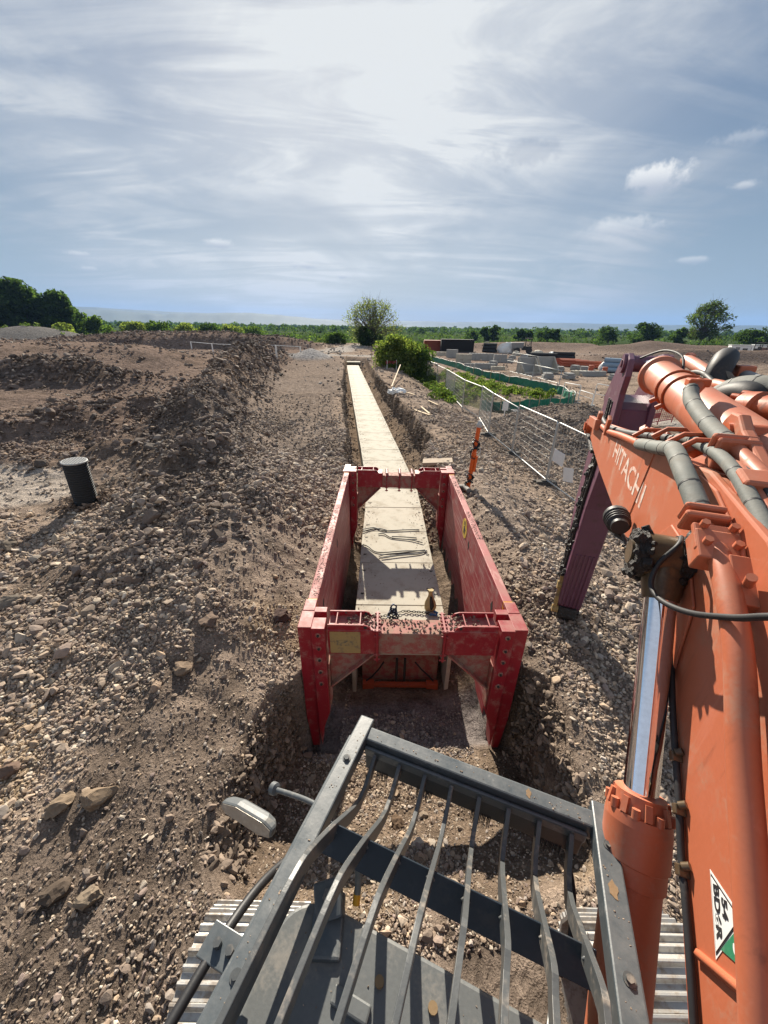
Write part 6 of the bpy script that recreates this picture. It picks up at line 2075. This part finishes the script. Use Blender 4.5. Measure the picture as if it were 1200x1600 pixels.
# packs of kerbs and drums lying about the compound
kp = None
for px, py, ro in ((800, 561, 10), (845, 571, 40), (874, 580, -20), (888, 592, 5), (770, 571, 25), (912, 580, 60), (826, 568, -35), (960, 594, 15), (898, 578, 30), (855, 592, -10)):
    p = gpt(px, py)
    if kp is None:
        kp = thing('kerb_pack', 'low pale pack of kerbstones lying loose on the bare earth of the far compound', 'kerb pack', p, R(ro), 'packs of kerbstones in the compound')
        for k in range(3): MB().box((0, 0, .13+k*.2), (1.1-.25*(k == 2), .9, .18)).build('kerb_course', M['concrete2'], kp, .02)
        MB().box((-.4, 0, .02), (.1, .9, .08)).box((.4, 0, .02), (.1, .9, .08)).build('bearer', M['wood'], kp)
    else: dup(kp, p, R(ro))
dr = None
for px, py in ((858, 572), (862, 573), (842, 566), (922, 583), (943, 586)):
    p = gpt(px, py)
    if dr is None:
        dr = MB().lathe((0, 0, 0), (0, 0, 1), [(0, .28), (.02, .3), (.3, .3), (.32, .315), (.34, .3), (.6, .3), (.62, .315), (.64, .3), (.9, .3), (.92, .27)], 18).build('drum', M['pipered'], None, 0, p)
        tag(dr, 'small rusty drum standing on the bare earth of the far compound', 'drum', 'drums in the compound')
    else: dup(dr, p)
# small clutter
# low white fence on the left of the site
pts = [(300, 546), (333, 550), (366, 552), (400, 553), (432, 554), (470, 556)]
P = [on_ground(x, y, 0) for x, y in pts]
lf = thing('site_fence', 'low white rail fence across the middle distance on the left', 'fence', P[2])
o0 = P[2]
m = MB()
for a, b in zip(P[:-1], P[1:]):
    za, zb_ = a.z+1.25-o0.z, b.z+1.25-o0.z
    m.bar((a.x-o0.x, a.y-o0.y, za), (b.x-o0.x, b.y-o0.y, zb_), .08, .07)
m.build('rail', M['white'], lf)
for a in P: MB().box((a.x-o0.x, a.y-o0.y, a.z-o0.z+.6), (.16, .16, 1.3)).build('post', M['white'], lf)
# red and white boards, rods by the far end of the trench
for i, (px, py, lab) in enumerate(((580, 566, 'thin stake with a white top by the far end of the trench'), (586, 577, 'thin stake right of the far trench, near the brambles'), (541, 563, 'thin stake on the left of the far concrete apron'))):
    p = on_ground(px, py)
    tag(MB().bar(p, p+Vector((.05, 0, 1.4)), .07, .07).build('stake', M['wood']), lab, 'stake')
p = on_ground(612, 606); q = on_ground(622, 585)
tag(MB().bar(p+Vector((0, 0, .1)), q+Vector((.2, 0, .9)), .08, .05).build('plank', M['wood']), 'plank leaning on the bank at the end of the brambles', 'timber')
for i, (px, py, lab) in enumerate(((604, 572, 'red barrier board by the far trench, left one'), (612, 577, 'red barrier board by the far trench, right one'))):
    p = on_ground(px, py)
    t = thing('barrier_board', lab, 'barrier', p, R(25), 'red barrier boards by the far trench')
    MB().box((0, 0, .75), (1.5, .05, .3)).build('board', M['red'], t)
    for s in (-1, 1): MB().box((s*.6, 0, .5), (.06, .06, 1.0)).build('leg', M['white'], t)

# ------------------------------------------------------------------ haze over the plain
hz = MB()
x0, x1, y0, y1, z0, z1 = -9000, 9000, -600, 9600, -14, 330
hz.box(((x0+x1)/2, (y0+y1)/2, (z0+z1)/2), (x1-x0, y1-y0, z1-z0))
hm = bpy.data.materials.new('haze')
hm.use_nodes = True
nt = hm.node_tree
nt.nodes.clear()
ov = nt.nodes.new('ShaderNodeOutputMaterial')
pv = nt.nodes.new('ShaderNodeVolumePrincipled')
pv.inputs['Color'].default_value = (.30, .54, 1.0, 1)
pv.inputs['Density'].default_value = 0.00009
pv.inputs['Anisotropy'].default_value = 0.0
nt.links.new(pv.outputs[0], ov.inputs['Volume'])
haze = hz.build('haze', hm)
tag(haze, 'pale blue haze over the plain', kind='stuff')
